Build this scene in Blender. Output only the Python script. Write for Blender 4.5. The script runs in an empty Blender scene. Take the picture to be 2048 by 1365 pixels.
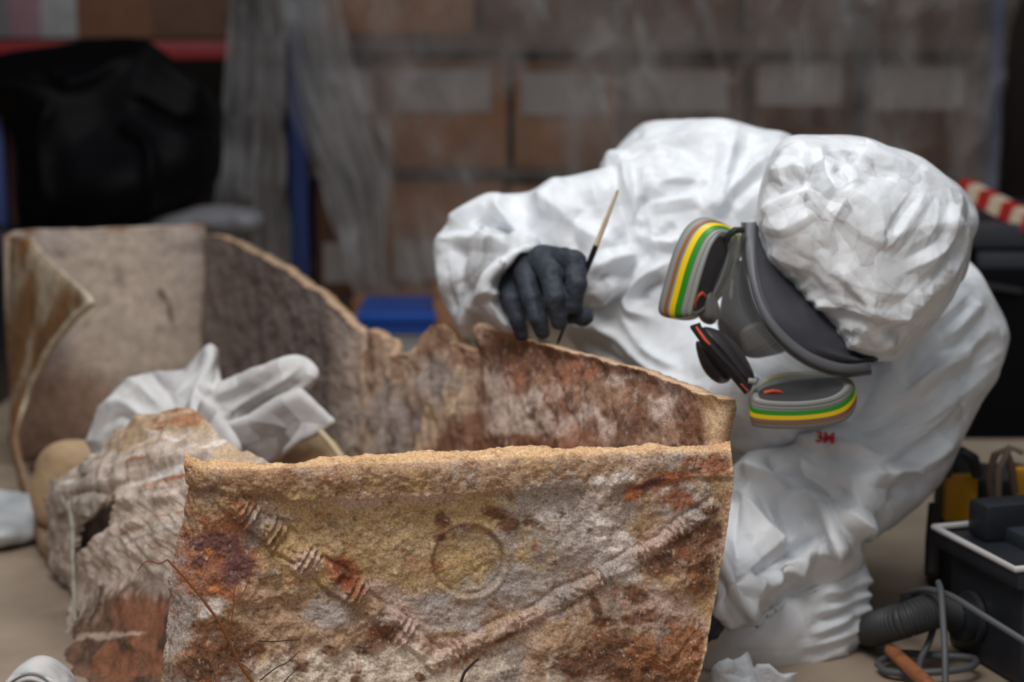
import bpy, bmesh, math, random
import numpy as np
from mathutils import Vector

# ------------------------------------------------------------------ camera, light, exposure
scn = bpy.context.scene
C = scn.collection
F = 3982.0                      # focal length in pixels of the 2048x1365 frame
CZ = 0.86                       # camera height
PITCH = math.radians(9.6)
cam_d = bpy.data.cameras.new('camera')
cam_d.sensor_width = 36.0
cam_d.lens = F / 2048 * 36.0
cam_d.dof.use_dof = True
cam_d.dof.focus_distance = 2.20
cam_d.dof.aperture_fstop = 3.3
cam_d.clip_start = 0.05
cam = bpy.data.objects.new('camera', cam_d)
cam.location = (0, 0, CZ)
cam.rotation_euler = (math.radians(90) - PITCH, 0, 0)
C.objects.link(cam)
scn.camera = cam

world = bpy.data.worlds.new('world')
scn.world = world
world.use_nodes = True
wb = world.node_tree.nodes['Background']
wb.inputs['Color'].default_value = (0.90, 0.95, 1.0, 1)
wb.inputs['Strength'].default_value = 0.36


def area(name, loc, target, sx, sy, energy, col):
    d = bpy.data.lights.new(name, 'AREA')
    d.shape = 'RECTANGLE'
    d.size, d.size_y, d.energy, d.color = sx, sy, energy, col
    o = bpy.data.objects.new(name, d)
    o.location = loc
    o.rotation_euler = (Vector(target) - Vector(loc)).to_track_quat('-Z', 'Y').to_euler()
    C.objects.link(o)
    return o


area('daylight_opening', (-0.35, 1.15, 2.6), (0.1, 2.45, 0.3), 1.3, 0.9, 43, (1.0, 0.98, 0.96))
area('roof_light', (0.5, 3.0, 2.6), (0.4, 2.75, 0.3), 1.2, 1.0, 19, (0.93, 0.97, 1.0))
scn.view_settings.view_transform = 'Standard'
scn.view_settings.look = 'None'
scn.view_settings.gamma = 1.0
scn.view_settings.use_curve_mapping = False
scn.view_settings.exposure = 0.0

# ------------------------------------------------------------------ numeric helpers
cp, sp_ = math.cos(PITCH), math.sin(PITCH)


def P(px, py, Y):
    """a point seen at a pixel at world depth Y"""
    px = np.asarray(px, dtype=np.float64); py = np.asarray(py, dtype=np.float64); Y = np.asarray(Y, dtype=np.float64)
    rx = (px - 1024) / F
    ry = -(py - 682.5) / F
    dy = cp + ry * sp_
    dz = -sp_ + ry * cp
    t = Y / dy
    return np.stack(np.broadcast_arrays(rx * t, Y, CZ + dz * t), axis=-1)


def PV(px, py, Y):
    return Vector(P(px, py, Y).tolist())


def proj(p):
    """pixel of a world point"""
    x, y, z = p[..., 0], p[..., 1], p[..., 2] - CZ
    d = y * cp - z * sp_
    u = y * sp_ + z * cp
    return 1024 + F * x / d, 682.5 - F * u / d


def hsh(ix, iy, iz, seed):
    h = (ix.astype(np.int64) * 374761393 + iy.astype(np.int64) * 668265263 + iz.astype(np.int64) * 2147483647 + seed * 144665) & 0xffffffff
    h = ((h ^ (h >> 13)) * 1274126177) & 0xffffffff
    h = ((h ^ (h >> 15)) * 2246822519) & 0xffffffff
    h = h ^ (h >> 16)
    return (h & 0xffffff).astype(np.float64) / 8388607.5 - 1.0


def vnoise(p, s, seed=0):
    """smooth value noise, feature size s"""
    q = p / s + 37.7 + seed * 3.13
    i = np.floor(q); f = q - i; i = i.astype(np.int64)
    f = f * f * (3 - 2 * f)
    r = 0
    for a in (0, 1):
        wa = f[..., 0] if a else 1 - f[..., 0]
        for b in (0, 1):
            wb_ = f[..., 1] if b else 1 - f[..., 1]
            for c in (0, 1):
                wc = f[..., 2] if c else 1 - f[..., 2]
                r = r + wa * wb_ * wc * hsh(i[..., 0] + a, i[..., 1] + b, i[..., 2] + c, seed)
    return r


def fbm(p, s, seed=0, octv=4, rough=0.55):
    r = 0; a = 1.0; t = 0
    for o in range(octv):
        r = r + a * vnoise(p, s / 2 ** o, seed + o * 7)
        t += a; a *= rough
    return r / t * 1.6


def tet(p, s, seed=0):
    """piecewise-linear noise: facets with sharp creases, like crumpled film"""
    rs = np.random.RandomState(seed + 11)
    A, _ = np.linalg.qr(rs.normal(size=(3, 3)))
    w = np.stack([vnoise(p, s * 1.7, seed + 50 + k) for k in range(3)], -1)
    q = (p @ A) / s + 0.35 * w + 91.3
    i = np.floor(q); f = q - i; i = i.astype(np.int64)
    o = np.argsort(-f, axis=-1)
    fs = np.take_along_axis(f, o, -1)
    wts = [1 - fs[..., 0], fs[..., 0] - fs[..., 1], fs[..., 1] - fs[..., 2], fs[..., 2]]
    cur = i.copy()
    r = wts[0] * hsh(cur[..., 0], cur[..., 1], cur[..., 2], seed)
    for k in range(3):
        add = np.zeros_like(cur)
        np.put_along_axis(add, o[..., k:k + 1], 1, -1)
        cur = cur + add
        r = r + wts[k + 1] * hsh(cur[..., 0], cur[..., 1], cur[..., 2], seed)
    return r


def sstep(a, b, x):
    t = np.clip((x - a) / (b - a), 0, 1)
    return t * t * (3 - 2 * t)


def crom(pts, n, closed=False):
    """Catmull-Rom through points, n samples"""
    pts = np.asarray(pts, dtype=np.float64)
    m = len(pts)
    if closed:
        t = np.linspace(0, m, n, endpoint=False)
        i = np.floor(t).astype(int); f = (t - i)[:, None]
        g = lambda k: pts[(i + k) % m]
    else:
        t = np.linspace(0, m - 1, n)
        i = np.minimum(np.floor(t).astype(int), m - 2); f = (t - i)[:, None]
        ext = np.concatenate([[2 * pts[0] - pts[1]], pts, [2 * pts[-1] - pts[-2]]])
        g = lambda k: ext[i + k + 1]
    a, b, c, d = g(-1), g(0), g(1), g(2)
    return 0.5 * (2 * b + (c - a) * f + (2 * a - 5 * b + 4 * c - d) * f ** 2 + (3 * b - a - 3 * c + d) * f ** 3)


# ------------------------------------------------------------------ mesh helpers
def mesh_obj(name, verts, faces, mat=None, parent=None, smooth=True, cols=None):
    me = bpy.data.meshes.new(name)
    verts = np.asarray(verts, dtype=np.float32)
    if isinstance(faces, np.ndarray) and faces.ndim == 2:
        n, k = faces.shape
        me.vertices.add(len(verts)); me.vertices.foreach_set('co', verts.ravel())
        me.loops.add(n * k); me.loops.foreach_set('vertex_index', faces.ravel().astype(np.int32))
        me.polygons.add(n)
        me.polygons.foreach_set('loop_start', np.arange(0, n * k, k, dtype=np.int32))
        me.update(calc_edges=True)
        me.validate()
    else:
        me.from_pydata([tuple(map(float, v)) for v in verts], [], [tuple(map(int, f)) for f in faces])
        me.update()
    if smooth:
        me.polygons.foreach_set('use_smooth', np.ones(len(me.polygons), dtype=bool))
    if cols is not None:
        at = me.color_attributes.new('Col', 'FLOAT_COLOR', 'POINT')
        c4 = np.ones((len(verts), 4), dtype=np.float32); c4[:, :3] = cols
        at.data.foreach_set('color', c4.ravel())
    if mat: me.materials.append(mat)
    o = bpy.data.objects.new(name, me)
    C.objects.link(o)
    if parent is not None: o.parent = parent
    return o


def fix_normals(o):
    bm = bmesh.new(); bm.from_mesh(o.data)
    bmesh.ops.recalc_face_normals(bm, faces=bm.faces)
    bm.to_mesh(o.data); bm.free()


def thing(name, label, cat, group=None, loc=(0, 0, 0)):
    o = bpy.data.objects.new(name, None)
    C.objects.link(o); o.location = loc
    o.empty_display_size = 0.05
    o['label'] = label; o['category'] = cat
    if group: o['group'] = group
    return o


def tag(o, label, cat, group=None):
    o['label'] = label; o['category'] = cat
    if group: o['group'] = group
    return o


def struct(o):
    o['kind'] = 'structure'
    return o


def rebase(root, loc):
    """put a thing's Empty at its base without moving its parts"""
    loc = Vector(loc)
    root.location = loc
    for ch in root.children: ch.location = ch.location - loc


class MB:
    """collects simple solids for one mesh"""
    def __init__(s): s.bm = bmesh.new()

    def box(s, c, d, rz=0.0, rot=None, bev=0.0):
        from mathutils import Matrix
        r = bmesh.ops.create_cube(s.bm, size=1.0)
        M = Matrix.Translation(c) @ (rot.to_4x4() if rot else Matrix.Rotation(rz, 4, 'Z')) @ Matrix.Diagonal((d[0], d[1], d[2], 1))
        bmesh.ops.transform(s.bm, matrix=M, verts=r['verts'])
        if bev:
            es = list({e for v in r['verts'] for e in v.link_edges})
            bmesh.ops.bevel(s.bm, geom=es, offset=bev, segments=2, affect='EDGES', profile=0.6)
        return s

    def tube(s, pts, rad, n=12, closed=False, cap=True):
        pts = [Vector(p) for p in pts]
        rad = [float(x) for x in rad] if hasattr(rad, "__len__") else [rad] * len(pts)
        rings = []
        up = None
        for i, p in enumerate(pts):
            a = pts[(i - 1) % len(pts)] if (closed or i > 0) else p
            b = pts[(i + 1) % len(pts)] if (closed or i < len(pts) - 1) else p
            t = (b - a).normalized()
            if up is None:
                up = t.orthogonal().normalized()
            up = (up - t * up.dot(t)).normalized()
            sd = t.cross(up)
            rings.append([s.bm.verts.new(p + float(rad[i]) * (math.cos(2 * math.pi * k / n) * up + math.sin(2 * math.pi * k / n) * sd)) for k in range(n)])
        m = len(rings)
        for i in range(m if closed else m - 1):
            A, B = rings[i], rings[(i + 1) % m]
            for k in range(n):
                s.bm.faces.new((A[k], A[(k + 1) % n], B[(k + 1) % n], B[k]))
        if cap and not closed:
            s.bm.faces.new(rings[0][::-1]); s.bm.faces.new(rings[-1])
        return s

    def build(s, name, mat, parent=None, smooth=True):
        bmesh.ops.recalc_face_normals(s.bm, faces=s.bm.faces)
        me = bpy.data.meshes.new(name)
        s.bm.to_mesh(me); s.bm.free()
        if smooth:
            for p in me.polygons: p.use_smooth = True
            try: me.set_sharp_from_angle(angle=math.radians(38))
            except Exception: pass
        me.materials.append(mat)
        o = bpy.data.objects.new(name, me); C.objects.link(o)
        if parent is not None: o.parent = parent
        return o


def sheet(name, ctrl, nu, nv, thick, mat, parent=None, disp=None, color=None, back=None, edge=0.0, backnoise=0.0, keep=None):
    """thick plate through a control grid of (px, py, Y); rows from top to bottom.
    disp(p, px, py, u, v) -> metres along the camera-side normal; color -> rgb"""
    ctrl = np.asarray(ctrl, dtype=np.float64)
    if nu:
        W = P(ctrl[..., 0], ctrl[..., 1], ctrl[..., 2])
        tmp = np.stack([crom(r, nu) for r in W])
        G = np.stack([crom(tmp[:, j], nv) for j in range(nu)], axis=1)       # nv, nu, 3
    else:
        G = ctrl; nv, nu = G.shape[:2]                                       # a ready grid in world space
    du = np.gradient(G, axis=1); dv = np.gradient(G, axis=0)
    N = np.cross(du, dv); N /= np.linalg.norm(N, axis=-1, keepdims=True) + 1e-12
    camv = np.array([0, 0, CZ]) - G
    if (N * camv).sum() < 0: N = -N
    px, py = proj(G)
    u = np.linspace(0, 1, nu)[None, :].repeat(nv, 0); v = np.linspace(0, 1, nv)[:, None].repeat(nu, 1)
    d = disp(G, px, py, u, v) if disp else 0 * px
    A = G + N * d[..., None]
    bd = -thick + (fbm(G, 0.05, 77, 3) * backnoise if backnoise else 0)
    B = G + N * (bd + d * 0.5)[..., None] if disp else G + N * bd
    cols = color(G, px, py, u, v) if color else None
    if back is not None and color: cb = back(G, px, py, u, v)
    else: cb = cols
    n = nu * nv
    idx = np.arange(n).reshape(nv, nu)
    q = np.stack([idx[:-1, :-1], idx[:-1, 1:], idx[1:, 1:], idx[1:, :-1]], -1).reshape(-1, 4)
    if keep is not None:
        kf = keep(px, py, u, v)
        kf = (kf[:-1, :-1] & kf[:-1, 1:] & kf[1:, 1:] & kf[1:, :-1]).ravel()
        q = q[kf]
    # boundary edges
    e = np.concatenate([q[:, [0, 1]], q[:, [1, 2]], q[:, [2, 3]], q[:, [3, 0]]])
    key = np.sort(e, axis=1); kk = key[:, 0] * n + key[:, 1]
    uq, inv, cnt = np.unique(kk, return_inverse=True, return_counts=True)
    be = e[cnt[inv.ravel()] == 1]
    side = np.stack([be[:, 1], be[:, 0], be[:, 0] + n, be[:, 1] + n], -1)
    faces = np.concatenate([q, q[:, ::-1] + n, side])
    V = np.concatenate([A.reshape(-1, 3), B.reshape(-1, 3)])
    cc = None
    if cols is not None: cc = np.concatenate([cols.reshape(-1, 3), cb.reshape(-1, 3)])
    used = np.zeros(2 * n, bool); used[faces.ravel()] = True
    remap = np.cumsum(used) - 1
    V = V[used]; faces = remap[faces]
    if cc is not None: cc = cc[used]
    o = mesh_obj(name, V, faces, mat, parent, True, cc)
    fix_normals(o)
    return o


def polysd(poly, X, Yg):
    """signed distance to polygon, positive inside"""
    poly = np.asarray(poly, dtype=np.float32)
    d2 = np.full(X.shape, 1e12, np.float32); ins = np.zeros(X.shape, bool)
    m = len(poly)
    for i in range(m):
        a = poly[i]; b = poly[(i + 1) % m]
        ab = b - a; L = (ab ** 2).sum() + 1e-9
        t = np.clip(((X - a[0]) * ab[0] + (Yg - a[1]) * ab[1]) / L, 0, 1)
        d2 = np.minimum(d2, (X - a[0] - t * ab[0]) ** 2 + (Yg - a[1] - t * ab[1]) ** 2)
        if a[1] != b[1]:
            c = (a[1] > Yg) != (b[1] > Yg)
            xi = (b[0] - a[0]) * (Yg - a[1]) / (b[1] - a[1]) + a[0]
            ins ^= c & (X < xi)
    return np.where(ins, 1, -1) * np.sqrt(d2)


def idw(ctrl, X, Yg):
    if not hasattr(ctrl, '__len__'): return np.full(X.shape, ctrl, np.float32)
    ctrl = np.asarray(ctrl, dtype=np.float32)
    w = 0; r = 0
    for x, y, v in ctrl:
        k = 1.0 / ((X - x) ** 2 + (Yg - y) ** 2 + 400)
        r = r + k * v; w = w + k
    return r / w


def surfnets(V):
    """surface nets on a scalar grid; returns index-space vertices and quads"""
    S = V < 0
    nx, ny, nz = V.shape
    c = S[:-1, :-1, :-1].astype(np.int8)
    cnt = np.zeros(c.shape, np.int8)
    for a in (0, 1):
        for b in (0, 1):
            for d in (0, 1):
                cnt += S[a:nx - 1 + a, b:ny - 1 + b, d:nz - 1 + d]
    act = (cnt > 0) & (cnt < 8)
    I = np.argwhere(act)
    ids = np.full(act.shape, -1, np.int32); ids[act] = np.arange(len(I))
    pos = np.zeros((len(I), 3)); num = np.zeros(len(I))
    cor = [(a, b, d) for a in (0, 1) for b in (0, 1) for d in (0, 1)]
    vals = {k: V[I[:, 0] + k[0], I[:, 1] + k[1], I[:, 2] + k[2]] for k in cor}
    for k in cor:
        for ax in range(3):
            if k[ax] == 0:
                k2 = list(k); k2[ax] = 1; k2 = tuple(k2)
                a, b = vals[k], vals[k2]
                m = (a < 0) != (b < 0)
                t = np.where(m, a / np.where(m, a - b, 1), 0)
                p = np.zeros((len(I), 3)); p[:] = k; p[:, ax] = t
                pos += p * m[:, None]; num += m
    pos = I + pos / num[:, None]
    faces = []
    for ax in range(3):
        sl0 = [slice(None)] * 3; sl1 = [slice(None)] * 3
        sl0[ax] = slice(0, -1); sl1[ax] = slice(1, None)
        ch = S[tuple(sl0)] != S[tuple(sl1)]
        o1, o2 = [k for k in range(3) if k != ax]
        E = np.argwhere(ch)
        ok = (E[:, o1] > 0) & (E[:, o2] > 0) & (E[:, o1] < V.shape[o1] - 1) & (E[:, o2] < V.shape[o2] - 1)
        E = E[ok]
        fl = S[tuple(E.T)]
        def gi(d1, d2):
            Q = E.copy(); Q[:, o1] -= d1; Q[:, o2] -= d2
            return ids[tuple(Q.T)]
        q = np.stack([gi(1, 1), gi(0, 1), gi(0, 0), gi(1, 0)], -1)
        if ax == 1: fl = ~fl
        q[fl] = q[fl][:, ::-1]
        faces.append(q)
    return pos, np.concatenate(faces)


def smooth_mesh(V, Q, it=2, lam=0.5):
    e = np.concatenate([Q[:, [0, 1]], Q[:, [1, 2]], Q[:, [2, 3]], Q[:, [3, 0]]])
    n = len(V)
    deg = np.bincount(e[:, 0], minlength=n) + np.bincount(e[:, 1], minlength=n)
    for _ in range(it):
        acc = np.stack([np.bincount(e[:, 0], V[e[:, 1], k], n) + np.bincount(e[:, 1], V[e[:, 0], k], n) for k in range(3)], -1)
        V = V + lam * (acc / np.maximum(deg, 1)[:, None] - V)
    return V


def vnormals(V, Q):
    n = np.cross(V[Q[:, 2]] - V[Q[:, 0]], V[Q[:, 3]] - V[Q[:, 1]])
    N = np.stack([sum(np.bincount(Q[:, k], n[:, a], len(V)) for k in range(4)) for a in range(3)], -1)
    return N / (np.linalg.norm(N, axis=1, keepdims=True) + 1e-12)


def strokes_disp(px, py, strokes):
    """ridges and folds along pixel polylines. (pts, kind, width px, amp m)"""
    out = np.zeros(px.shape)
    for st in strokes:
        pts, kind, w, amp = st[:4]
        pts = crom(pts, max(6, 5 * (len(pts) - 1))) if len(pts) > 2 else np.asarray(pts, float)
        mx = 4 * w
        sel = (px > pts[:, 0].min() - mx) & (px < pts[:, 0].max() + mx) & (py > pts[:, 1].min() - mx) & (py < pts[:, 1].max() + mx)
        if not sel.any(): continue
        x, y = px[sel], py[sel]
        best = np.full(x.shape, 1e9); sg = np.zeros(x.shape); tt = np.zeros(x.shape)
        L = len(pts) - 1
        for i in range(L):
            a, b = pts[i], pts[i + 1]
            ab = b - a; l2 = (ab ** 2).sum() + 1e-9
            t = np.clip(((x - a[0]) * ab[0] + (y - a[1]) * ab[1]) / l2, 0, 1)
            dx, dy = x - a[0] - t * ab[0], y - a[1] - t * ab[1]
            d = np.hypot(dx, dy)
            m = d < best
            best[m] = d[m]
            sg[m] = np.sign(ab[0] * dy - ab[1] * dx)[m]
            tt[m] = ((i + t) / L)[m]
        env = np.minimum(1, np.minimum(tt, 1 - tt) * 5 + 0.15)
        if kind == 'r': pr = np.exp(-(best / w) ** 1.5)                 # ridge
        elif kind == 't': pr = np.clip(1 - best / (1.6 * w), 0, 1)        # sharp tent
        else:                                                           # fold: sharp on the negative side, gentle on the other
            pr = np.where(sg > 0, np.exp(-best / (1.6 * w)), np.exp(-(best / (0.28 * w)) ** 1.3))
        out[sel] += amp * pr * env
    return out


def puff(name, layers, mat, parent=None, step=4.0, ystep=0.006, k=0.02, smooth=2, strokes=None, disp=None, pad=30, extra=None, color=None, skipback=True):
    """one closed body from soft layers: each (outline in px, centre depth, half thickness m, edge radius m[, smoothing flag])"""
    polys = []
    for L in layers:
        pl = np.asarray(L[0], float)
        if len(L) < 5 or L[4]: pl = crom(pl, len(pl) * 4, True)
        polys.append(pl)
    allp = np.concatenate(polys)
    x0, y0 = allp.min(0) - pad; x1, y1 = allp.max(0) + pad
    xs = np.arange(x0, x1, step, dtype=np.float32); ys = np.arange(y0, y1, step, dtype=np.float32)
    X, Yg = np.meshgrid(xs, ys, indexing='ij')
    Yc = [idw(L[1], X, Yg) for L in layers]
    zmin = min(float(y.min()) - L[2] for y, L in zip(Yc, layers)) - 0.03
    zmax = max(float(y.max()) + L[2] for y, L in zip(Yc, layers)) + 0.03
    zs = np.arange(zmin, zmax, ystep, dtype=np.float32)
    V = None
    for L, pl, yc in zip(layers, polys, Yc):
        T, R = L[2], L[3]
        s = polysd(pl, X, Yg).astype(np.float32) * (yc / F)
        a = np.maximum(R - s, 0)[..., None]
        b = (zs[None, None, :] - yc[..., None]) * np.float32(R / T)
        g = (np.sqrt(a * a + b * b) - R) * np.float32(min(1, T / R))
        if V is None: V = g
        else:
            h = np.clip(0.5 + 0.5 * (g - V) / k, 0, 1)
            V = g * (1 - h) + V * h - k * h * (1 - h)
    V = V.astype(np.float32)
    pos, Q = surfnets(V)
    ppx = x0 + pos[:, 0] * step; ppy = y0 + pos[:, 1] * step; pY = zmin + pos[:, 2] * ystep
    W = P(ppx, ppy, pY)
    W = smooth_mesh(W, Q, smooth)
    N = vnormals(W, Q)
    cv = np.array([0, 0, CZ]) - W
    # orientation
    cen = W.mean(0)
    if ((W - cen) * N).sum() < 0:
        N = -N; Q = Q[:, ::-1]
    cv /= np.linalg.norm(cv, axis=1, keepdims=True)
    facing = (N * cv).sum(1)
    px, py = proj(W)
    d = np.zeros(len(W))
    if strokes: d += strokes_disp(px, py, strokes) * sstep(-0.1, 0.35, facing)
    if disp: d += disp(W, px, py, facing)
    W = W + N * d[:, None]
    cols = color(W, px, py, facing) if color else None
    return mesh_obj(name, W, Q, mat, parent, True, cols)


# ------------------------------------------------------------------ materials
def srgb(*c):
    c = np.array(c, float) / 255
    return tuple(np.where(c <= 0.04045, c / 12.92, ((c + 0.055) / 1.055) ** 2.4))


def mat(name, col=None, rough=0.6, metal=0.0, spec=0.5, var=0.0, vscale=20, bump=0.0, bscale=60, attr=False, coat=0.0, bumpdist=0.002, detail=5, sheen=0.0, sub=0.0, cell=False):
    m = bpy.data.materials.new(name); m.use_nodes = True
    nt = m.node_tree; N = nt.nodes; L = nt.links
    b = N['Principled BSDF']
    b.inputs['Roughness'].default_value = rough
    b.inputs['Metallic'].default_value = metal
    b.inputs['Specular IOR Level'].default_value = spec
    b.inputs['Coat Weight'].default_value = coat
    b.inputs['Sheen Weight'].default_value = sheen
    tc = N.new('ShaderNodeTexCoord')
    nz = N.new('ShaderNodeTexNoise'); nz.inputs['Scale'].default_value = vscale; nz.inputs['Detail'].default_value = detail
    L.new(tc.outputs['Object'], nz.inputs['Vector'])
    if attr:
        a = N.new('ShaderNodeVertexColor'); a.layer_name = 'Col'
        src = a.outputs['Color']
    else:
        r = N.new('ShaderNodeRGB'); r.outputs[0].default_value = (*col, 1); src = r.outputs[0]
    if var:
        mr = N.new('ShaderNodeMapRange'); mr.inputs['From Min'].default_value = 0.3; mr.inputs['From Max'].default_value = 0.7
        mr.inputs['To Min'].default_value = 1 - var; mr.inputs['To Max'].default_value = 1 + var
        L.new(nz.outputs['Fac'], mr.inputs['Value'])
        mx = N.new('ShaderNodeVectorMath'); mx.operation = 'SCALE'
        L.new(src, mx.inputs[0]); L.new(mr.outputs[0], mx.inputs['Scale'])
        src = mx.outputs[0]
    L.new(src, b.inputs['Base Color'])
    if bump:
        n2 = N.new('ShaderNodeTexNoise'); n2.inputs['Scale'].default_value = bscale; n2.inputs['Detail'].default_value = 6; n2.inputs['Roughness'].default_value = 0.6
        L.new(tc.outputs['Object'], n2.inputs['Vector'])
        h = n2.outputs['Fac']
        if cell:
            vo = N.new('ShaderNodeTexVoronoi'); vo.inputs['Scale'].default_value = bscale * 0.5
            L.new(n2.outputs['Color'], vo.inputs['Vector'])
            wv = N.new('ShaderNodeVectorMath'); wv.operation = 'MULTIPLY_ADD'
            wv.inputs[1].default_value = (0.03, 0.03, 0.03)
            L.new(n2.outputs['Color'], wv.inputs[0]); L.new(tc.outputs['Object'], wv.inputs[2])
            L.new(wv.outputs[0], vo.inputs['Vector'])
            h = vo.outputs['Distance']
        bp = N.new('ShaderNodeBump'); bp.inputs['Strength'].default_value = bump; bp.inputs['Distance'].default_value = bumpdist
        L.new(h, bp.inputs['Height']); L.new(bp.outputs[0], b.inputs['Normal'])
    return m


def film(name, alpha, col=(0.8, 0.82, 0.85), rough=0.35, trans=0.4, haze_var=0.0):
    """thin milky plastic film"""
    m = bpy.data.materials.new(name); m.use_nodes = True
    nt = m.node_tree; N = nt.nodes; L = nt.links
    out = N['Material Output']; N.remove(N['Principled BSDF'])
    d = N.new('ShaderNodeBsdfDiffuse'); d.inputs[0].default_value = (*col, 1)
    t = N.new('ShaderNodeBsdfTranslucent'); t.inputs[0].default_value = (*col, 1)
    g = N.new('ShaderNodeBsdfGlossy'); g.inputs['Roughness'].default_value = rough
    tr = N.new('ShaderNodeBsdfTransparent')
    m1 = N.new('ShaderNodeMixShader'); m1.inputs[0].default_value = trans
    L.new(d.outputs[0], m1.inputs[1]); L.new(t.outputs[0], m1.inputs[2])
    fr = N.new('ShaderNodeFresnel'); fr.inputs[0].default_value = 1.4
    m2 = N.new('ShaderNodeMixShader')
    L.new(fr.outputs[0], m2.inputs[0]); L.new(m1.outputs[0], m2.inputs[1]); L.new(g.outputs[0], m2.inputs[2])
    m3 = N.new('ShaderNodeMixShader'); m3.inputs[0].default_value = alpha
    # the film gathers into a denser haze where it turns edge-on
    lw = N.new('ShaderNodeLayerWeight'); lw.inputs[0].default_value = 0.35
    mr = N.new('ShaderNodeMapRange'); mr.inputs['To Min'].default_value = alpha; mr.inputs['To Max'].default_value = min(1, alpha * 2.6)
    L.new(lw.outputs['Facing'], mr.inputs['Value'])
    # density noise puts visible light streaks and haze into creased, dusty film
    tc = N.new('ShaderNodeTexCoord'); mp = N.new('ShaderNodeMapping'); mp.inputs['Scale'].default_value = (5.0, 2.0, 2.2); mp.inputs['Rotation'].default_value = (0, 0.35, 0)
    nz = N.new('ShaderNodeTexNoise'); nz.inputs['Scale'].default_value = 1.0; nz.inputs['Detail'].default_value = 3.0; nz.inputs['Distortion'].default_value = 1.2
    m5 = N.new('ShaderNodeMapRange'); m5.inputs['From Min'].default_value = 0.3; m5.inputs['From Max'].default_value = 0.7
    m5.inputs['To Min'].default_value = 1 - haze_var; m5.inputs['To Max'].default_value = 1 + haze_var
    L.new(tc.outputs['Object'], mp.inputs[0]); L.new(mp.outputs[0], nz.inputs['Vector']); L.new(nz.outputs['Fac'], m5.inputs['Value'])
    mm = N.new('ShaderNodeMath'); mm.operation = 'MULTIPLY'; mm.use_clamp = True
    L.new(mr.outputs[0], mm.inputs[0]); L.new(m5.outputs[0], mm.inputs[1]); L.new(mm.outputs[0], m3.inputs[0])
    L.new(tr.outputs[0], m3.inputs[1]); L.new(m2.outputs[0], m3.inputs[2])
    L.new(m3.outputs[0], out.inputs[0])
    return m


M = {}


def crumple(m, layers, warp=0.04, wscale=7.0):
    """bump of randomly tilted facets: crumpled sheet with sharp creases"""
    nt = m.node_tree; N = nt.nodes; L = nt.links
    b = N['Principled BSDF']
    tc = N.new('ShaderNodeTexCoord')
    nz = N.new('ShaderNodeTexNoise'); nz.inputs['Scale'].default_value = wscale; nz.inputs['Detail'].default_value = 3.5
    L.new(tc.outputs['Object'], nz.inputs['Vector'])
    w = N.new('ShaderNodeVectorMath'); w.operation = 'MULTIPLY_ADD'; w.inputs[1].default_value = (warp,) * 3
    L.new(nz.outputs['Color'], w.inputs[0]); L.new(tc.outputs['Object'], w.inputs[2])
    acc = None
    for sc, k in layers:
        v = N.new('ShaderNodeTexVoronoi'); v.inputs['Scale'].default_value = sc
        L.new(w.outputs[0], v.inputs['Vector'])
        d = N.new('ShaderNodeVectorMath'); d.operation = 'SUBTRACT'
        L.new(w.outputs[0], d.inputs[0]); L.new(v.outputs['Position'], d.inputs[1])
        c = N.new('ShaderNodeVectorMath'); c.operation = 'SUBTRACT'; c.inputs[1].default_value = (0.5,) * 3
        L.new(v.outputs['Color'], c.inputs[0])
        dt = N.new('ShaderNodeVectorMath'); dt.operation = 'DOT_PRODUCT'
        L.new(d.outputs[0], dt.inputs[0]); L.new(c.outputs[0], dt.inputs[1])
        mu = N.new('ShaderNodeMath'); mu.operation = 'MULTIPLY_ADD'; mu.inputs[1].default_value = k
        L.new(dt.outputs['Value'], mu.inputs[0])
        if acc is None: mu.inputs[2].default_value = 0
        else: L.new(acc, mu.inputs[2])
        acc = mu.outputs[0]
    bp = N.new('ShaderNodeBump'); bp.inputs['Strength'].default_value = 1.0; bp.inputs['Distance'].default_value = 1.0
    L.new(acc, bp.inputs['Height'])
    if b.inputs['Normal'].links:
        old = b.inputs['Normal'].links[0].from_node
        L.new(bp.outputs[0], old.inputs['Normal'])
    else: L.new(bp.outputs[0], b.inputs['Normal'])
    return m


M['suit'] = crumple(mat('white_suit_fabric', (0.82, 0.84, 0.87), 0.40, spec=0.35, bump=0.3, bscale=160, bumpdist=0.0008), [(12, 0.30), (40, 0.20)], 0.05, 8.0)
M['suit_hood'] = crumple(mat('white_hood_fabric', (0.84, 0.86, 0.89), 0.38, spec=0.4, bump=0.3, bscale=200, bumpdist=0.0008), [(12, 0.42), (30, 0.32)], 0.10, 7.0)
M['lead'] = mat('crusted_lead', None, 0.85, attr=True, var=0.38, vscale=420, bump=1.0, bscale=420, bumpdist=0.0016, spec=0.35, detail=6)
M['lead_far'] = mat('crusted_lead_smooth', None, 0.8, attr=True, var=0.2, vscale=160, bump=0.8, bscale=180, bumpdist=0.0015, spec=0.3)
M['glove'] = mat('black_rubber_glove', srgb(52, 57, 66), 0.62, spec=0.35, var=0.35, vscale=45, bump=0.4, bscale=120, bumpdist=0.0008)
M['tissue'] = crumple(mat('white_tissue', (0.70, 0.68, 0.67), 0.8, bump=0.3, bscale=200, bumpdist=0.0006), [(13, 0.7), (30, 0.35)], 0.06, 6.0)
M['tan_foam'] = mat('tan_foam', srgb(188, 158, 124), 0.8, var=0.15, vscale=25, bump=0.3, bscale=90)
M['rubber'] = mat('dark_rubber', srgb(62, 63, 70), 0.55, var=0.08, vscale=30)
M['frame'] = mat('grey_plastic_frame', srgb(104, 105, 110), 0.5, var=0.05)
M['dark'] = mat('dark_plastic', srgb(48, 46, 50), 0.4, var=0.1, spec=0.5)
M['cart'] = mat('cartridge_grey', srgb(150, 150, 146), 0.45)
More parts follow.
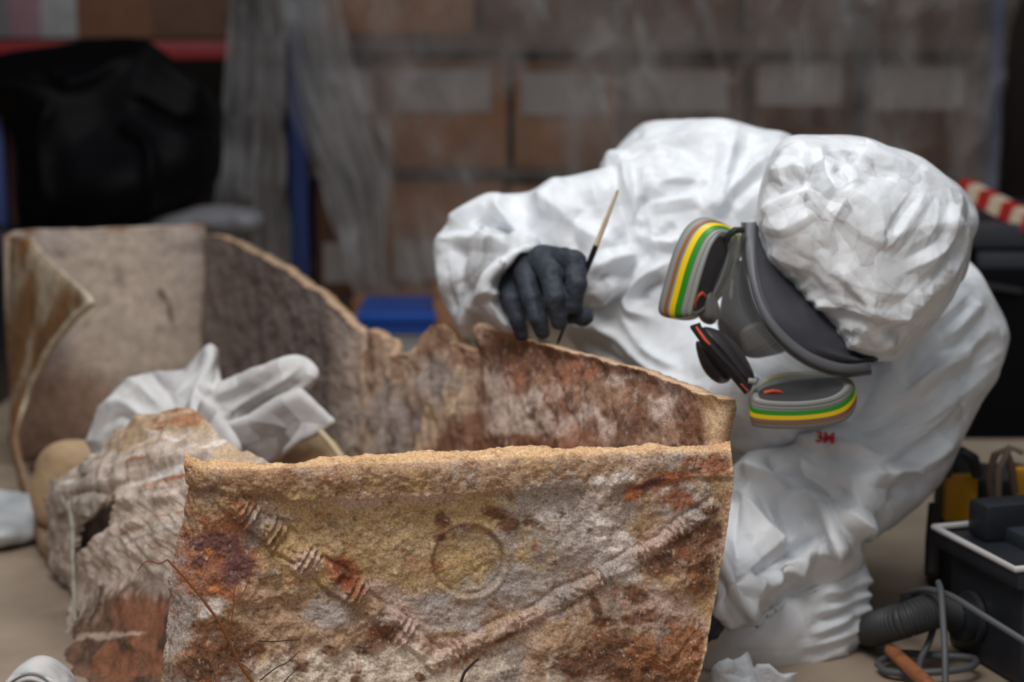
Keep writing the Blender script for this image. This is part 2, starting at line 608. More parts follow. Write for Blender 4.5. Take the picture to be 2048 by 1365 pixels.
M['cart_dark'] = mat('cartridge_dark_face', srgb(70, 68, 70), 0.5)
M['brown'] = mat('brown_band', srgb(160, 98, 60), 0.45)
M['yellow'] = mat('yellow_band', srgb(245, 205, 20), 0.4)
M['green'] = mat('green_band', srgb(45, 140, 35), 0.4)
M['orange'] = mat('orange_ring', srgb(235, 95, 60), 0.4)
M['red'] = mat('red_print', srgb(205, 40, 50), 0.5)
M['black'] = mat('black_film', srgb(10, 9, 12), 0.55, spec=0.08, bump=0.15, bscale=30, bumpdist=0.004)
M['floor'] = mat('beige_floor_board', srgb(160, 142, 124), 0.7, var=0.22, vscale=6, bump=0.3, bscale=80, detail=8)
M['wall'] = mat('dark_wall', srgb(62, 54, 50), 0.9, var=0.1)
M['blue'] = mat('blue_steel', srgb(50, 70, 128), 0.45, var=0.1)
M['bluetray'] = mat('blue_plastic', srgb(20, 78, 170), 0.4)
M['card'] = mat('brown_cardboard', srgb(150, 104, 72), 0.85, var=0.14, vscale=8)
M['card2'] = mat('dark_cardboard', srgb(100, 68, 50), 0.85, var=0.14, vscale=8)
M['label'] = mat('white_label', srgb(160, 150, 146), 0.7, var=0.05)
M['redbeam'] = mat('red_paint', srgb(150, 35, 42), 0.5)
M['navy'] = mat('navy_plastic', srgb(29, 32, 39), 0.45, var=0.15, vscale=14)
M['whitestrip'] = mat('pale_strip', srgb(215, 212, 212), 0.4)
M['cable'] = mat('grey_cable', srgb(82, 83, 86), 0.55)
M['hose'] = mat('dark_hose', srgb(52, 53, 55), 0.55)
M['woodh'] = mat('worn_orange_wood', srgb(152, 94, 58), 0.6, var=0.35, vscale=60)
M['table'] = mat('black_table', srgb(48, 50, 56), 0.4)
M['tapered'] = mat('barrier_red', srgb(178, 40, 40), 0.5)
M['tapewhite'] = mat('barrier_cream', srgb(215, 195, 170), 0.5)
M['bootyellow'] = mat('yellow_cloth', srgb(205, 145, 10), 0.6)
M['cream'] = mat('cream_handle', srgb(220, 200, 165), 0.4, var=0.2, vscale=60)
M['metal'] = mat('steel', srgb(170, 170, 172), 0.3, metal=0.9)
M['root'] = mat('brown_root', srgb(140, 85, 48), 0.8)
M['rootdark'] = mat('dark_root', srgb(58, 42, 34), 0.8)
M['film'] = film('curtain_film', 0.31, (0.46, 0.43, 0.42), rough=0.6, haze_var=0.75)
M['film2'] = film('bunched_film', 0.36, (0.50, 0.49, 0.50), rough=0.6, haze_var=0.4)
M['wrap'] = film('bubble_wrap_film', 0.55, rough=0.2)
M['visor'] = film('clear_visor', 0.09, (0.6, 0.6, 0.6), rough=0.05)

# ------------------------------------------------------------------ the setting
def quad_obj(name, vs, m):
    return struct(mesh_obj(name, vs, [[0, 1, 2, 3]], m, None, False))


struct(MB().box((0, 2.6, -0.03), (6.4, 8.4, 0.06)).build('floor', M['floor'], smooth=False))
struct(MB().box((0, 6.85, 1.3), (6.6, 0.1, 2.72)).build('wall_back', M['wall'], smooth=False))
struct(MB().box((-3.25, 2.6, 1.3), (0.1, 8.4, 2.72)).build('wall_left', M['wall'], smooth=False))
struct(MB().box((3.25, 2.6, 1.3), (0.1, 8.4, 2.72)).build('wall_right', M['wall'], smooth=False))
struct(MB().box((0, 5.5, 2.7), (6.6, 2.6, 0.08)).build('ceiling', M['wall'], smooth=False))

# ------------------------------------------------------------------ the lead coffin
coffin = thing('lead_coffin', 'broken lead coffin crusted with soil and oxide, cable moulding and ring on its near end', 'coffin')


def blob(px, py, items, wob):
    """soft stains: (cx, cy, rx, ry, angle deg); wob = noise field that frays them"""
    r = np.zeros(px.shape)
    for it in items:
        cx, cy, rx, ry = it[:4]; a = math.radians(it[4]) if len(it) > 4 else 0
        x = (px - cx) * math.cos(a) + (py - cy) * math.sin(a); y = -(px - cx) * math.sin(a) + (py - cy) * math.cos(a)
        d = np.sqrt((x / rx) ** 2 + (y / ry) ** 2)
        r = np.maximum(r, sstep(1.25, 0.65, d + wob * 0.75))
    return r


def mixc(c, col, m):
    return c + (np.array(srgb(*col)) - c) * m[..., None]


def dist_path(px, py, pts, n=120):
    """distance, arc length and side to a smooth path in px"""
    pts = crom(pts, n)
    seg = np.hypot(*np.diff(pts, axis=0).T); s0 = np.concatenate([[0], np.cumsum(seg)])
    best = np.full(px.shape, 1e9); arc = np.zeros(px.shape); sg = np.zeros(px.shape)
    for i in range(n - 1):
        a, b = pts[i], pts[i + 1]; ab = b - a; l2 = (ab ** 2).sum() + 1e-9
        t = np.clip(((px - a[0]) * ab[0] + (py - a[1]) * ab[1]) / l2, 0, 1)
        dx, dy = px - a[0] - t * ab[0], py - a[1] - t * ab[1]
        d = np.hypot(dx, dy); m = d < best
        best[m] = d[m]; arc[m] = (s0[i] + t * seg[i])[m]; sg[m] = np.sign(ab[0] * dy - ab[1] * dx)[m]
    return best, arc, sg


ROPE1 = [(448, 985), (492, 1030), (560, 1078), (622, 1125), (700, 1182), (770, 1238), (835, 1288), (872, 1322)]
ROPE2 = [(868, 1328), (950, 1282), (1035, 1245), (1110, 1205), (1180, 1168), (1262, 1120), (1330, 1078), (1395, 1035), (1440, 1000)]


def rope(px, py, path, groups, L0, L1, w=21.0):
    d, a, sg = dist_path(px, py, path)
    ww = w * (0.82 + 0.18 * np.cos(a / 23.0))
    h = 0.0058 * np.sqrt(np.clip(1 - (d / ww) ** 2, 0, 1)) * (0.72 + 0.28 * np.cos(a / 9.0 + 2 * np.sin(a / 40.0)))
    for g in groups:
        for k in (-1, 0, 1):
            wr = w * 1.15
            ring = np.exp(-((a - g - k * 13) / 4.2) ** 2) * np.sqrt(np.clip(1 - (d / wr) ** 2, 0, 1))
            h = np.maximum(h, (0.0084 + 0.0016 * math.sin(g * 1.7 + k * 2.1)) * ring)
            gap = np.exp(-((a - g - k * 13 - 6.5) / 2.6) ** 2) * (d < wr)
            h = h - 0.0017 * gap
    # groove under the cable
    h = h - 0.0016 * np.exp(-((d - ww - 3) / 4.0) ** 2)
    return h * sstep(L0, L0 + 25, a) * sstep(L1, L1 - 25, a), d


def front_disp(G, px, py, u, v):
    n1 = fbm(G, 0.05, 1, 3); n2 = fbm(G, 0.016, 2, 4); n3 = fbm(G, 0.005, 3, 3)
    d = 0.0040 * n1 + 0.0024 * n2 + 0.0013 * n3
    h1, d1 = rope(px, py, ROPE1, [62, 130, 215, 330, 455], 0, 560, 27)
    h1 = h1 * 1.3 * (0.8 + 0.35 * fbm(G, 0.012, 12, 3))
    h2, d2 = rope(px, py, ROPE2, [60, 185, 285, 385, 470, 560], 0, 660, 18)
    er = sstep(-0.9, 0.1, n2 + 0.3 * n1)
    d = d + (h1 + h2) * (0.75 + 0.5 * er) * (1 + 0.3 * n3)
    # ledge under the rim
    lx = np.array([360, 420, 473, 604, 711, 889, 1087, 1250, 1400, 1470.]); ly = np.array([965, 975, 985, 1001, 999, 988, 980, 968, 955, 950.])
    yl = np.interp(px, lx, ly) + 5 * n2
    d = d + 0.0042 * sstep(5, -4, py - yl) * sstep(-60, -25, py - yl + 22) * (0.6 + 0.4 * sstep(1250, 1000, px))
    d = d - 0.0016 * np.exp(-((py - yl - 7) / 6) ** 2)
    for cx, cy in [(652, 985), (668, 990), (835, 985), (855, 992), (470, 982)]:
        d = d + 0.004 * np.exp(-((px - cx) / 5.5) ** 2 - ((py - cy) / 14.0) ** 2)
    # ring
    rr = np.hypot(px - 937, (py - 1121) / 0.985) + 2.0 * n2
    ang = np.arctan2(py - 1121, px - 937)
    wk = 0.55 + 0.45 * sstep(-0.2, 0.8, np.cos(ang - 0.2)) + 0.25 * (np.cos(ang + math.pi / 2) > 0)
    d = d + 0.0036 * np.exp(-((rr - 78) / 6.5) ** 2) * wk - 0.0016 * sstep(75, 68, rr) - 0.0022 * np.exp(-((rr - 69) / 3.5) ** 2) * wk
    # lumps of crust
    for cx, cy, r, a in [(575, 1160, 40, .004), (520, 1180, 60, .004), (1210, 990, 34, .004), (1190, 1050, 30, .004), (1250, 965, 26, .003), (1210, 1085, 34, .004),
                         (700, 1160, 26, -.004), (412, 1110, 60, -.006), (1360, 1160, 40, .006), (1300, 1290, 70, .005), (1400, 1340, 60, .006), (1120, 1300, 50, .004),
                         (640, 1340, 120, .006), (430, 1270, 70, -.003), (1395, 1125, 30, .005), (1370, 1210, 40, -.004)]:
        d = d + a * np.exp(-((px - cx) ** 2 + (py - cy) ** 2) / r ** 2) * (1 + 0.8 * n2)
    return d


def front_col(G, px, py, u, v):
    n1 = fbm(G, 0.06, 21, 4); n2 = fbm(G, 0.02, 22, 5, 0.62); n3 = fbm(G, 0.006, 23, 4, 0.7); n4 = fbm(G, 0.0022, 24, 2, 0.8); n5 = fbm(G, 0.011, 25, 4, 0.65)
    c = np.zeros(px.shape + (3,)) + np.array(srgb(158, 130, 104))
    w = 0.55 * n2 + 0.45 * n5
    c = mixc(c, (176, 154, 138), sstep(-0.1, 0.55, n1 + 0.5 * n2))                       # pinkish crust
    c = mixc(c, (142, 136, 134), sstep(0.15, 0.7, fbm(G, 0.045, 26, 4)) * 0.8)            # bare grey oxide
    c = mixc(c, (172, 142, 92), sstep(0.1, 0.8, fbm(G, 0.05, 27, 4)) * 0.65)
    # regional tones
    c = mixc(c, (138, 106, 74), blob(px, py, [(400, 950, 120, 60), (600, 965, 240, 45), (380, 1030, 40, 60)], w) * 0.6)
    c = mixc(c, (172, 148, 98), blob(px, py, [(640, 1090, 110, 100), (740, 1090, 160, 110), (937, 1121, 70, 70), (1090, 1080, 60, 70), (960, 1020, 120, 30)], w) * 0.6)
    c = mixc(c, (158, 152, 150), blob(px, py, [(1120, 1010, 90, 60), (1160, 1080, 100, 80), (1060, 1180, 120, 50), (1230, 1110, 60, 50), (860, 1230, 120, 40), (650, 1230, 50, 30), (350, 1230, 40, 110), (350, 1120, 30, 60), (1380, 1010, 60, 50)], w) * 0.75)
    c = mixc(c, (190, 164, 150), blob(px, py, [(820, 1260, 40, 40), (800, 1230, 30, 30), (610, 1125, 30, 26), (1040, 1250, 60, 20, -25), (900, 1300, 60, 24, -20), (1330, 1090, 60, 40, -30), (1320, 1220, 60, 40), (720, 1000, 60, 16), (850, 995, 60, 12), (760, 1180, 40, 24)], w) * 0.75)
    c = mixc(c, (214, 202, 184), blob(px, py, [(700, 1330, 150, 38, -5), (560, 1345, 60, 30, -20), (820, 1350, 90, 26, 8), (960, 1345, 60, 24, -20), (1110, 1345, 20, 40)], w) * 0.9)
    # white crystals
    wm = blob(px, py, [(1200, 968, 26, 20), (1180, 1000, 30, 20, -40), (1245, 955, 26, 16), (1205, 1030, 44, 14, -40), (1172, 1048, 12, 10), (1225, 1080, 40, 24), (1330, 985, 10, 8), (1260, 1145, 30, 20, -20), (425, 1212, 28, 16), (410, 1230, 16, 10), (430, 1285, 14, 16), (1110, 1030, 36, 22)], 0.8 * w + 0.5 * n3)
    c = mixc(c, (232, 222, 216), wm * 0.9)
    # rust and purple
    c = mixc(c, (140, 84, 52), blob(px, py, [(430, 1110, 100, 80), (420, 1180, 60, 20), (690, 1150, 34, 50, -30), (1420, 930, 50, 22), (1330, 960, 90, 16, -14), (1260, 985, 30, 18, -20), (1360, 1000, 40, 20)], w) * 0.85)
    c = mixc(c, (84, 58, 62), blob(px, py, [(430, 1092, 66, 28, 5), (470, 1135, 34, 36), (395, 1125, 22, 16), (1295, 972, 40, 10, -25)], w) * 0.8)
    c = mixc(c, (206, 128, 60), blob(px, py, [(420, 1108, 12, 9), (425, 1180, 20, 7), (1268, 990, 18, 9, -20), (1345, 950, 16, 5, -10), (1174, 1141, 5, 5)], w * 0.8) * 0.5)
    c = mixc(c, (110, 52, 30), blob(px, py, [(682, 1133, 17, 13), (690, 1160, 20, 18)], w * 0.4) * 0.9)
    # soil
    so = blob(px, py, [(1385, 1090, 70, 36, -35), (1330, 1128, 50, 24, -20), (1400, 1135, 30, 60), (1270, 1190, 26, 20), (1190, 1210, 12, 34, -20), (1230, 1310, 110, 46, -10), (1300, 1340, 110, 60), (1370, 1300, 60, 60), (1150, 1330, 60, 26),
                       (760, 1275, 44, 26, -40), (730, 1300, 24, 14), (440, 1260, 60, 24), (400, 1340, 70, 34), (470, 1300, 50, 40), (420, 1310, 44, 44), (1020, 1050, 20, 12), (885, 1040, 14, 20), (880, 1075, 14, 10), (990, 1028, 26, 12, 15), (1060, 1045, 16, 8), (1280, 1235, 40, 14, -10), (1210, 1245, 30, 10), (1395, 1340, 40, 80),
                       (600, 1330, 20, 14), (840, 1355, 12, 10), (1010, 1275, 30, 8, -25), (660, 1300, 20, 10), (1420, 1020, 22, 12)], 0.85 * w + 0.3 * n3)
    c = mixc(c, (98, 64, 42), so * 0.92)
    c = mixc(c, (62, 42, 32), so * sstep(0.0, 0.5, n5) * 0.8)
    c = mixc(c, (136, 92, 60), blob(px, py, [(1370, 1250, 30, 30), (1330, 1310, 90, 40), (1395, 1290, 36, 60), (1380, 1150, 16, 40), (430, 1290, 30, 10)], w) * so * 0.75)
    # dark crevices at the cable and grain
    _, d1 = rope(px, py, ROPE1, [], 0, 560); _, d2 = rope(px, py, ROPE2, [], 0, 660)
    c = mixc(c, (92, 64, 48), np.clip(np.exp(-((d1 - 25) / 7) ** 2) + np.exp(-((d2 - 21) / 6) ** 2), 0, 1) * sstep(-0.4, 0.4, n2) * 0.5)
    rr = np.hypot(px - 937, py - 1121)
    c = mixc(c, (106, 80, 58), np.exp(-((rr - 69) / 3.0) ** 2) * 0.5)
    c = mixc(c, (92, 66, 50), sstep(0.25, 0.75, n5 + 0.4 * n3) * 0.55)
    c = mixc(c, (128, 72, 44), sstep(0.35, 0.8, fbm(G, 0.018, 29, 5, 0.7)) * 0.7)
    c = mixc(c, (70, 48, 38), sstep(0.45, 0.9, n3 + 0.3 * n2) * 0.7)
    c = mixc(c, (214, 200, 184), sstep(0.45, 0.95, -n3 + 0.35 * n4) * 0.55)
    c = mixc(c, (186, 158, 124), sstep(0.985, 0.995, u + 0.004 * n2) * 0.8)
    # rim
    top = sstep(0.115, 0.095, v)
    c = mixc(c, (196, 160, 116), top * 0.85 * sstep(-0.9, -0.1, n2 + 0.3))
    c = mixc(c, (120, 84, 54), top * sstep(0.1, 0.7, n5) * 0.6)
    c = mixc(c, (226, 206, 176), top * sstep(0.35, 0.8, n3) * 0.5)
    c = c * (1 + 0.16 * n4 + 0.12 * n3)[..., None]
    g = c.mean(-1, keepdims=True)
    c = (g + (c - g) * 0.92) * np.array([2.04, 1.93, 1.87]) / (1 + 0.95 * g)
    return np.clip(c, 0.004, 0.95)


rowsL = [907, 932, 985, 1060, 1140, 1220, 1300, 1380, 1480, 1590]
rowsR = [887, 906, 960, 1040, 1120, 1200, 1290, 1365, 1480, 1590]
xL = [370, 372, 373, 357, 344, 335, 328, 322, 318, 315]
xR = [1460, 1462, 1465, 1457, 1445, 1430, 1413, 1392, 1370, 1345]
ctrl = []
fx = [0, 0.03, 0.09, 0.2, 0.35, 0.5, 0.65, 0.8, 0.93, 1.0]
sag_back = [0, 18, 23, 18, 8, 3, 1, 3, 0, 0]
sag_front = [0, 10, 16, 13, 8, 8, 2, 0, 0, 0]
for r in range(10):
    row = []
    for j, f in enumerate(fx):
        x = xL[r] + (xR[r] - xL[r]) * f; y = rowsL[r] + (rowsR[r] - rowsL[r]) * f
        y += sag_back[j] if r == 0 else sag_front[j] * max(0, 1 - (r - 1) / 4)
        Y = 2.06 + 0.14 * f + (0.03 if j == 0 else 0.008 if j == 1 else 0) + (0.024 if r == 0 else 0) - 0.004 * max(0, r - 5)
        if r > 2: Y += 0.012 * math.sin(f * 3.1)
        row.append((x, y, Y))
    ctrl.append(row)
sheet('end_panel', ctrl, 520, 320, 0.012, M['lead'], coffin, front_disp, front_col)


def Yw(px):
    return 1.3624 / ((px - 1024) / F + 0.508)


# right side wall: a grid from the torn top edge to the floor
ex = np.array([405, 412, 440, 480, 520, 560, 600, 650, 690, 712, 722, 735, 752, 768, 785, 800, 815, 826, 836, 846, 855, 868, 885, 905, 930, 950, 958, 968, 985, 1020, 1060, 1100, 1150, 1200, 1250, 1300, 1350, 1385, 1415, 1440, 1452.])
ey = np.array([474, 470, 472, 490, 512, 532, 560, 598, 640, 668, 664, 660, 666, 690, 712, 706, 715, 700, 676, 652, 656, 656, 678, 690, 700, 705, 660, 645, 652, 668, 677, 690, 705, 714, 732, 746, 764, 775, 790, 788, 800.])
nu, nv = 620, 130
pxs = np.linspace(1450, 406, nu)
Ys = Yw(pxs)
tp = np.interp(pxs, ex, ey)
rn = np.stack([pxs * 0.00055, 0 * pxs, 0 * pxs], -1)
tp = tp + 3.2 * fbm(rn, 0.012, 5, 4) + 2.0 * fbm(rn, 0.004, 6, 2) + np.where((pxs > 700) & (pxs < 950), 5 * fbm(rn, 0.007, 8, 3), 0)
T = P(pxs, tp, Ys)
G = np.zeros((nv, nu, 3))
vv = np.linspace(0, 1, nv) ** 1.35
for i, v in enumerate(vv):
    G[i, :, :2] = T[:, :2]
    G[i, :, 2] = T[:, 2] * (1 - v) + 0.012 * v
    # the wall waves inward and outward
    G[i, :, 0] += -0.085 * v * sstep(2.75, 2.2, Ys) + 0.012 * np.sin(Ys * 9.0) * v - 0.03 * v * sstep(3.0, 2.7, Ys) * sstep(2.3, 2.5, Ys)


def wall_disp(G, px, py, u, v):
    st = G.copy(); st[..., 2] *= 0.3
    jag = sstep(690, 720, px) * sstep(965, 940, px)
    d = 0.007 * fbm(G, 0.08, 31, 3) + 0.0035 * fbm(G, 0.025, 32, 3) + 0.0018 * fbm(G, 0.008, 33, 2) + jag * (0.018 * fbm(st, 0.05, 34, 3) + 0.008 * fbm(st, 0.018, 35, 2))
    d = d + 0.008 * np.exp(-(v / 0.05) ** 2) * sstep(960, 1000, px)
    d = d + 0.012 * np.exp(-(((px - 975) / 22) ** 2) - ((py - 670) / 30) ** 2)
    return d


def wall_col(G, px, py, u, v):
    st = G.copy(); st[..., 2] *= 0.28
    n1 = fbm(G, 0.09, 41, 4); n2 = fbm(G, 0.03, 42, 5, 0.6); n3 = fbm(G, 0.009, 43, 3, 0.7); s1 = fbm(st, 0.03, 44, 4, 0.6); s2 = fbm(st, 0.012, 45, 3)
    c = np.zeros(px.shape + (3,)) + np.array(srgb(146, 112, 88))
    # far stretch: dull dark grey
    far = sstep(740, 640, px + 20 * n2)
    c = mixc(c, (96, 87, 82), far)
    c = mixc(c, (124, 108, 98), far * sstep(0.2, 0.8, n2) * 0.6)
    c = mixc(c, (72, 66, 64), far * sstep(0.1, 0.8, s1) * 0.6)
    c = mixc(c, (150, 140, 128), sstep(640, 690, px) * sstep(740, 715, px) * 0.7)
    mid = sstep(690, 730, px) * sstep(975, 930, px)
    c = mixc(c, (162, 138, 112), mid * 0.8)
    c = mixc(c, (190, 168, 130), mid * sstep(0.0, 0.6, s1) * 0.8)
    c = mixc(c, (128, 124, 122), mid * blob(px, py, [(880, 760, 50, 50), (780, 850, 50, 80), (700, 850, 40, 80)], n2) * 0.7)
    c = mixc(c, (122, 86, 62), mid * blob(px, py, [(735, 690, 18, 40), (850, 680, 30, 26), (900, 690, 40, 22), (800, 700, 20, 20), (930, 720, 40, 30)], n2) * 0.8)
    c = mixc(c, (104, 76, 58), mid * sstep(0.25, 0.8, s2) * 0.5)
    # near stretch: brown soil with pale crust
    nr = sstep(930, 975, px)
    c = mixc(c, (148, 112, 84), nr * 0.8)
    c = mixc(c, (188, 166, 150), nr * blob(px, py, [(1030, 830, 100, 44), (1150, 850, 60, 34), (1100, 790, 40, 20), (1340, 800, 50, 40), (1250, 760, 40, 16), (1210, 860, 26, 30), (990, 760, 30, 40)], n2 * 1.1) * 0.85)
    c = mixc(c, (112, 74, 48), nr * blob(px, py, [(1060, 720, 90, 34, 10), (1180, 745, 50, 22), (1280, 770, 50, 16, 20), (1010, 700, 34, 24), (1385, 860, 30, 60), (1180, 870, 30, 24), (1060, 890, 110, 18), (1275, 830, 20, 50)], n2 * 1.1) * 0.9)
    c = mixc(c, (108, 68, 42), blob(px, py, [(900, 880, 70, 30, -35), (940, 850, 40, 40, -45), (1000, 890, 100, 18)], n2 * 0.8) * 0.9)
    c = mixc(c, (84, 54, 38), nr * sstep(0.15, 0.6, n2 + 0.4 * n3) * 0.75)
    c = mixc(c, (152, 92, 58), nr * sstep(0.25, 0.7, n1 + 0.4 * s1) * 0.6)
    c = mixc(c, (206, 190, 176), nr * sstep(0.4, 0.9, -n3 + 0.4 * s2) * 0.5)
    # rim and near post
    rim = sstep(0.028, 0.008, v) * (1 - 0.5 * mid)
    c = mixc(c, (176, 142, 108), rim * (1 - 0.25 * far))
    post = sstep(1408, 1424, px + 5 * n3)
    c = mixc(c, (190, 160, 118), post * 0.9)
    c = mixc(c, (130, 100, 72), post * sstep(0.2, 0.7, n2) * 0.6)
    c = c * (1 + 0.2 * n3)[..., None]
    g = c.mean(-1, keepdims=True); c = (g + (c - g) * 0.78) * np.array([2.35, 2.22, 2.22]) / (1 + 0.9 * g)
    return np.clip(c, 0.004, 0.95)


def tan_back(G, px, py, u, v):
    n3 = fbm(G, 0.009, 43, 3, 0.7); n2 = fbm(G, 0.03, 42, 4)
    c = np.zeros(px.shape + (3,)) + np.array(srgb(196, 164, 128))
    c = mixc(c, (150, 116, 86), sstep(0.1, 0.7, n2) * 0.7)
    return np.clip(c * (1 + 0.2 * n3)[..., None], 0.01, 0.95)


sheet('side_wall', G, 0, 0, 0.020, M['lead'], coffin, wall_disp, wall_col, tan_back)

# far end panel
nu, nv = 130, 130
G = np.zeros((nv, nu, 3))
pxs = np.linspace(20, 410, nu)
ty = np.interp(pxs, [20, 40, 70, 180, 300, 400, 410], [474, 462, 460, 459, 453, 449, 452])
ty = ty + 1.6 * fbm(np.stack([pxs * 0.001, 0 * pxs, 0 * pxs], -1), 0.03, 9, 3)
Ys = np.interp(pxs, [20, 45, 410], [3.66, 3.70, 3.87])
T = P(pxs, ty, Ys)
for i, v in enumerate(np.linspace(0, 1, nv)):
    G[i, :, :2] = T[:, :2]; G[i, :, 2] = T[:, 2] * (1 - v) + 0.012 * v


def far_col(G, px, py, u, v):
    n1 = fbm(G, 0.12, 51, 4); n2 = fbm(G, 0.035, 52, 4, 0.6); n3 = fbm(G, 0.014, 53, 3, 0.7)
    c = np.zeros(px.shape + (3,)) + np.array(srgb(172, 156, 142))
    c = mixc(c, (148, 138, 134), sstep(0.0, 0.6, n1) * 0.7)
    c = mixc(c, (118, 100, 88), sstep(0.3, 0.8, n2) * 0.55)
    c = mixc(c, (128, 94, 72), sstep(700, 800, py + 40 * n1) * 0.7)
    c = mixc(c, (100, 66, 48), sstep(820, 900, py + 30 * n2) * 0.5)
    c = mixc(c, (78, 62, 50), blob(px, py, [(325, 590, 8, 16, -30), (340, 625, 4, 30, -8), (410, 650, 8, 60)], n2 * 0.6) * 0.85)
    c = mixc(c, (120, 76, 48), sstep(0.035, 0.0, v) * sstep(-0.2, 0.4, n2) * 0.7)
    c = c * 1.42
    return np.clip(c * (1 + 0.18 * n3)[..., None], 0.01, 0.95)


sheet('far_end_panel', G, 0, 0, 0.016, M['lead_far'], coffin, lambda G, px, py, u, v: 0.004 * fbm(G, 0.1, 54, 3) + 0.0012 * fbm(G, 0.02, 55, 3), far_col)

# far stretch of the left wall, torn off along a slant
rows = [((14, 472, 3.68), (62, 476, 3.62)), ((10, 520, 3.68), (110, 530, 3.50)), ((9, 580, 3.68), (176, 595, 3.30)), ((12, 640, 3.67), (140, 641, 3.35)),
        ((14, 700, 3.66), (98, 695, 3.42)), ((17, 760, 3.62), (68, 752, 3.48)), ((20, 820, 3.56), (46, 812, 3.50)), ((18, 880, 3.46), (34, 878, 3.42)),
        ((34, 960, 3.32), (52, 955, 3.28)), ((58, 1040, 3.15), (80, 1034, 3.12)), ((95, 1130, 2.97), (114, 1124, 2.94))]
ctrl = [[(a[0] + (b[0] - a[0]) * t, a[1] + (b[1] - a[1]) * t, a[2] + (b[2] - a[2]) * t - 0.02 * math.sin(math.pi * t)) for t in (0, 0.33, 0.66, 1)] for a, b in rows]


def lf_col(G, px, py, u, v):
    st = G.copy(); st[..., 2] *= 0.5
    s1 = 0.8 * fbm(st, 0.05, 61, 5, 0.55); n2 = fbm(G, 0.03, 62, 4)
    c = np.zeros(px.shape + (3,)) + np.array(srgb(140, 102, 66))
    c = mixc(c, (196, 182, 160), sstep(0.0, 0.6, s1 + 0.5 * sstep(0.45, 0.1, v) * u) * 0.7)
    c = mixc(c, (92, 66, 42), sstep(0.1, 0.9, -s1) * 0.4)
    c = mixc(c, (120, 110, 100), sstep(0.25, 0.0, u) * sstep(0.5, 0.1, v) * 0.6)
    c = mixc(c, (226, 212, 188), sstep(0.93, 0.975, u) * 0.95)
    c = mixc(c, (150, 118, 92), sstep(0.6, 0.75, v) * 0.7)
    return np.clip(c * (1 + 0.2 * n2)[..., None], 0.01, 0.95)


sheet('torn_wall', ctrl, 70, 200, 0.012, M['lead_far'], coffin, lambda G, px, py, u, v: 0.003 * fbm(G, 0.05, 64, 3) + 0.001 * fbm(G, 0.015, 65, 3), lf_col)

# near stretch of the left wall, fallen inward
ctrl = [
    [(86, 1000, 2.99), (150, 925, 2.86), (230, 868, 2.76), (330, 828, 2.66), (392, 826, 2.60), (440, 872, 2.52), (480, 896, 2.47), (540, 920, 2.42)],
    [(84, 1040, 2.98), (158, 985, 2.77), (240, 935, 2.66), (320, 905, 2.57), (385, 915, 2.50), (435, 935, 2.44), (480, 950, 2.41), (535, 965, 2.37)],
    [(104, 1120, 2.92), (170, 1080, 2.72), (245, 1045, 2.60), (320, 1030, 2.50), (385, 1040, 2.42), (435, 1050, 2.37), (480, 1060, 2.34), (530, 1065, 2.32)],
    [(146, 1200, 2.80), (195, 1175, 2.66), (255, 1155, 2.55), (322, 1150, 2.46), (385, 1160, 2.38), (435, 1170, 2.34), (480, 1180, 2.32), (530, 1190, 2.30)],
    [(128, 1295, 2.60), (190, 1285, 2.53), (250, 1275, 2.46), (315, 1270, 2.40), (380, 1280, 2.34), (430, 1290, 2.31), (480, 1300, 2.29), (530, 1310, 2.28)],
    [(165, 1385, 2.43), (210, 1390, 2.40), (260, 1395, 2.37), (320, 1400, 2.34), (380, 1410, 2.30), (430, 1420, 2.28), (480, 1430, 2.26), (530, 1440, 2.25)]]
hole = [(152, 1112), (150, 1050), (174, 1038), (184, 1022), (215, 1003), (248, 984), (254, 999), (236, 1030), (209, 1048), (200, 1062), (178, 1092)]
slit = [(148, 1100), (158, 1100), (160, 1180), (156, 1236), (148, 1238)]


def keep_near(px, py, u, v):
    w = 4 * fbm(np.stack([px, py, 0 * px], -1) * 0.001, 0.012, 71, 3)
    return (polysd(hole, px + w, py - w) < 0) & (polysd(slit, px, py) < 0)


def near_disp(G, px, py, u, v):
    st = np.stack([(px - py * 0.9) * 0.0011, (px + py) * 0.00022, 0 * px], -1)
    return 0.010 * fbm(G, 0.09, 72, 3) + 0.0045 * fbm(G, 0.03, 73, 3) + 0.007 * fbm(np.stack([(px * 0.35 + py) * 0.0009, (px - py * 0.35) * 0.00018, 0 * px], -1), 0.03, 74, 3) * sstep(1150, 1000, py) + 0.003 * fbm(st, 0.016, 75, 3) * sstep(0.2, 0.35, v) * sstep(1200, 1120, py)


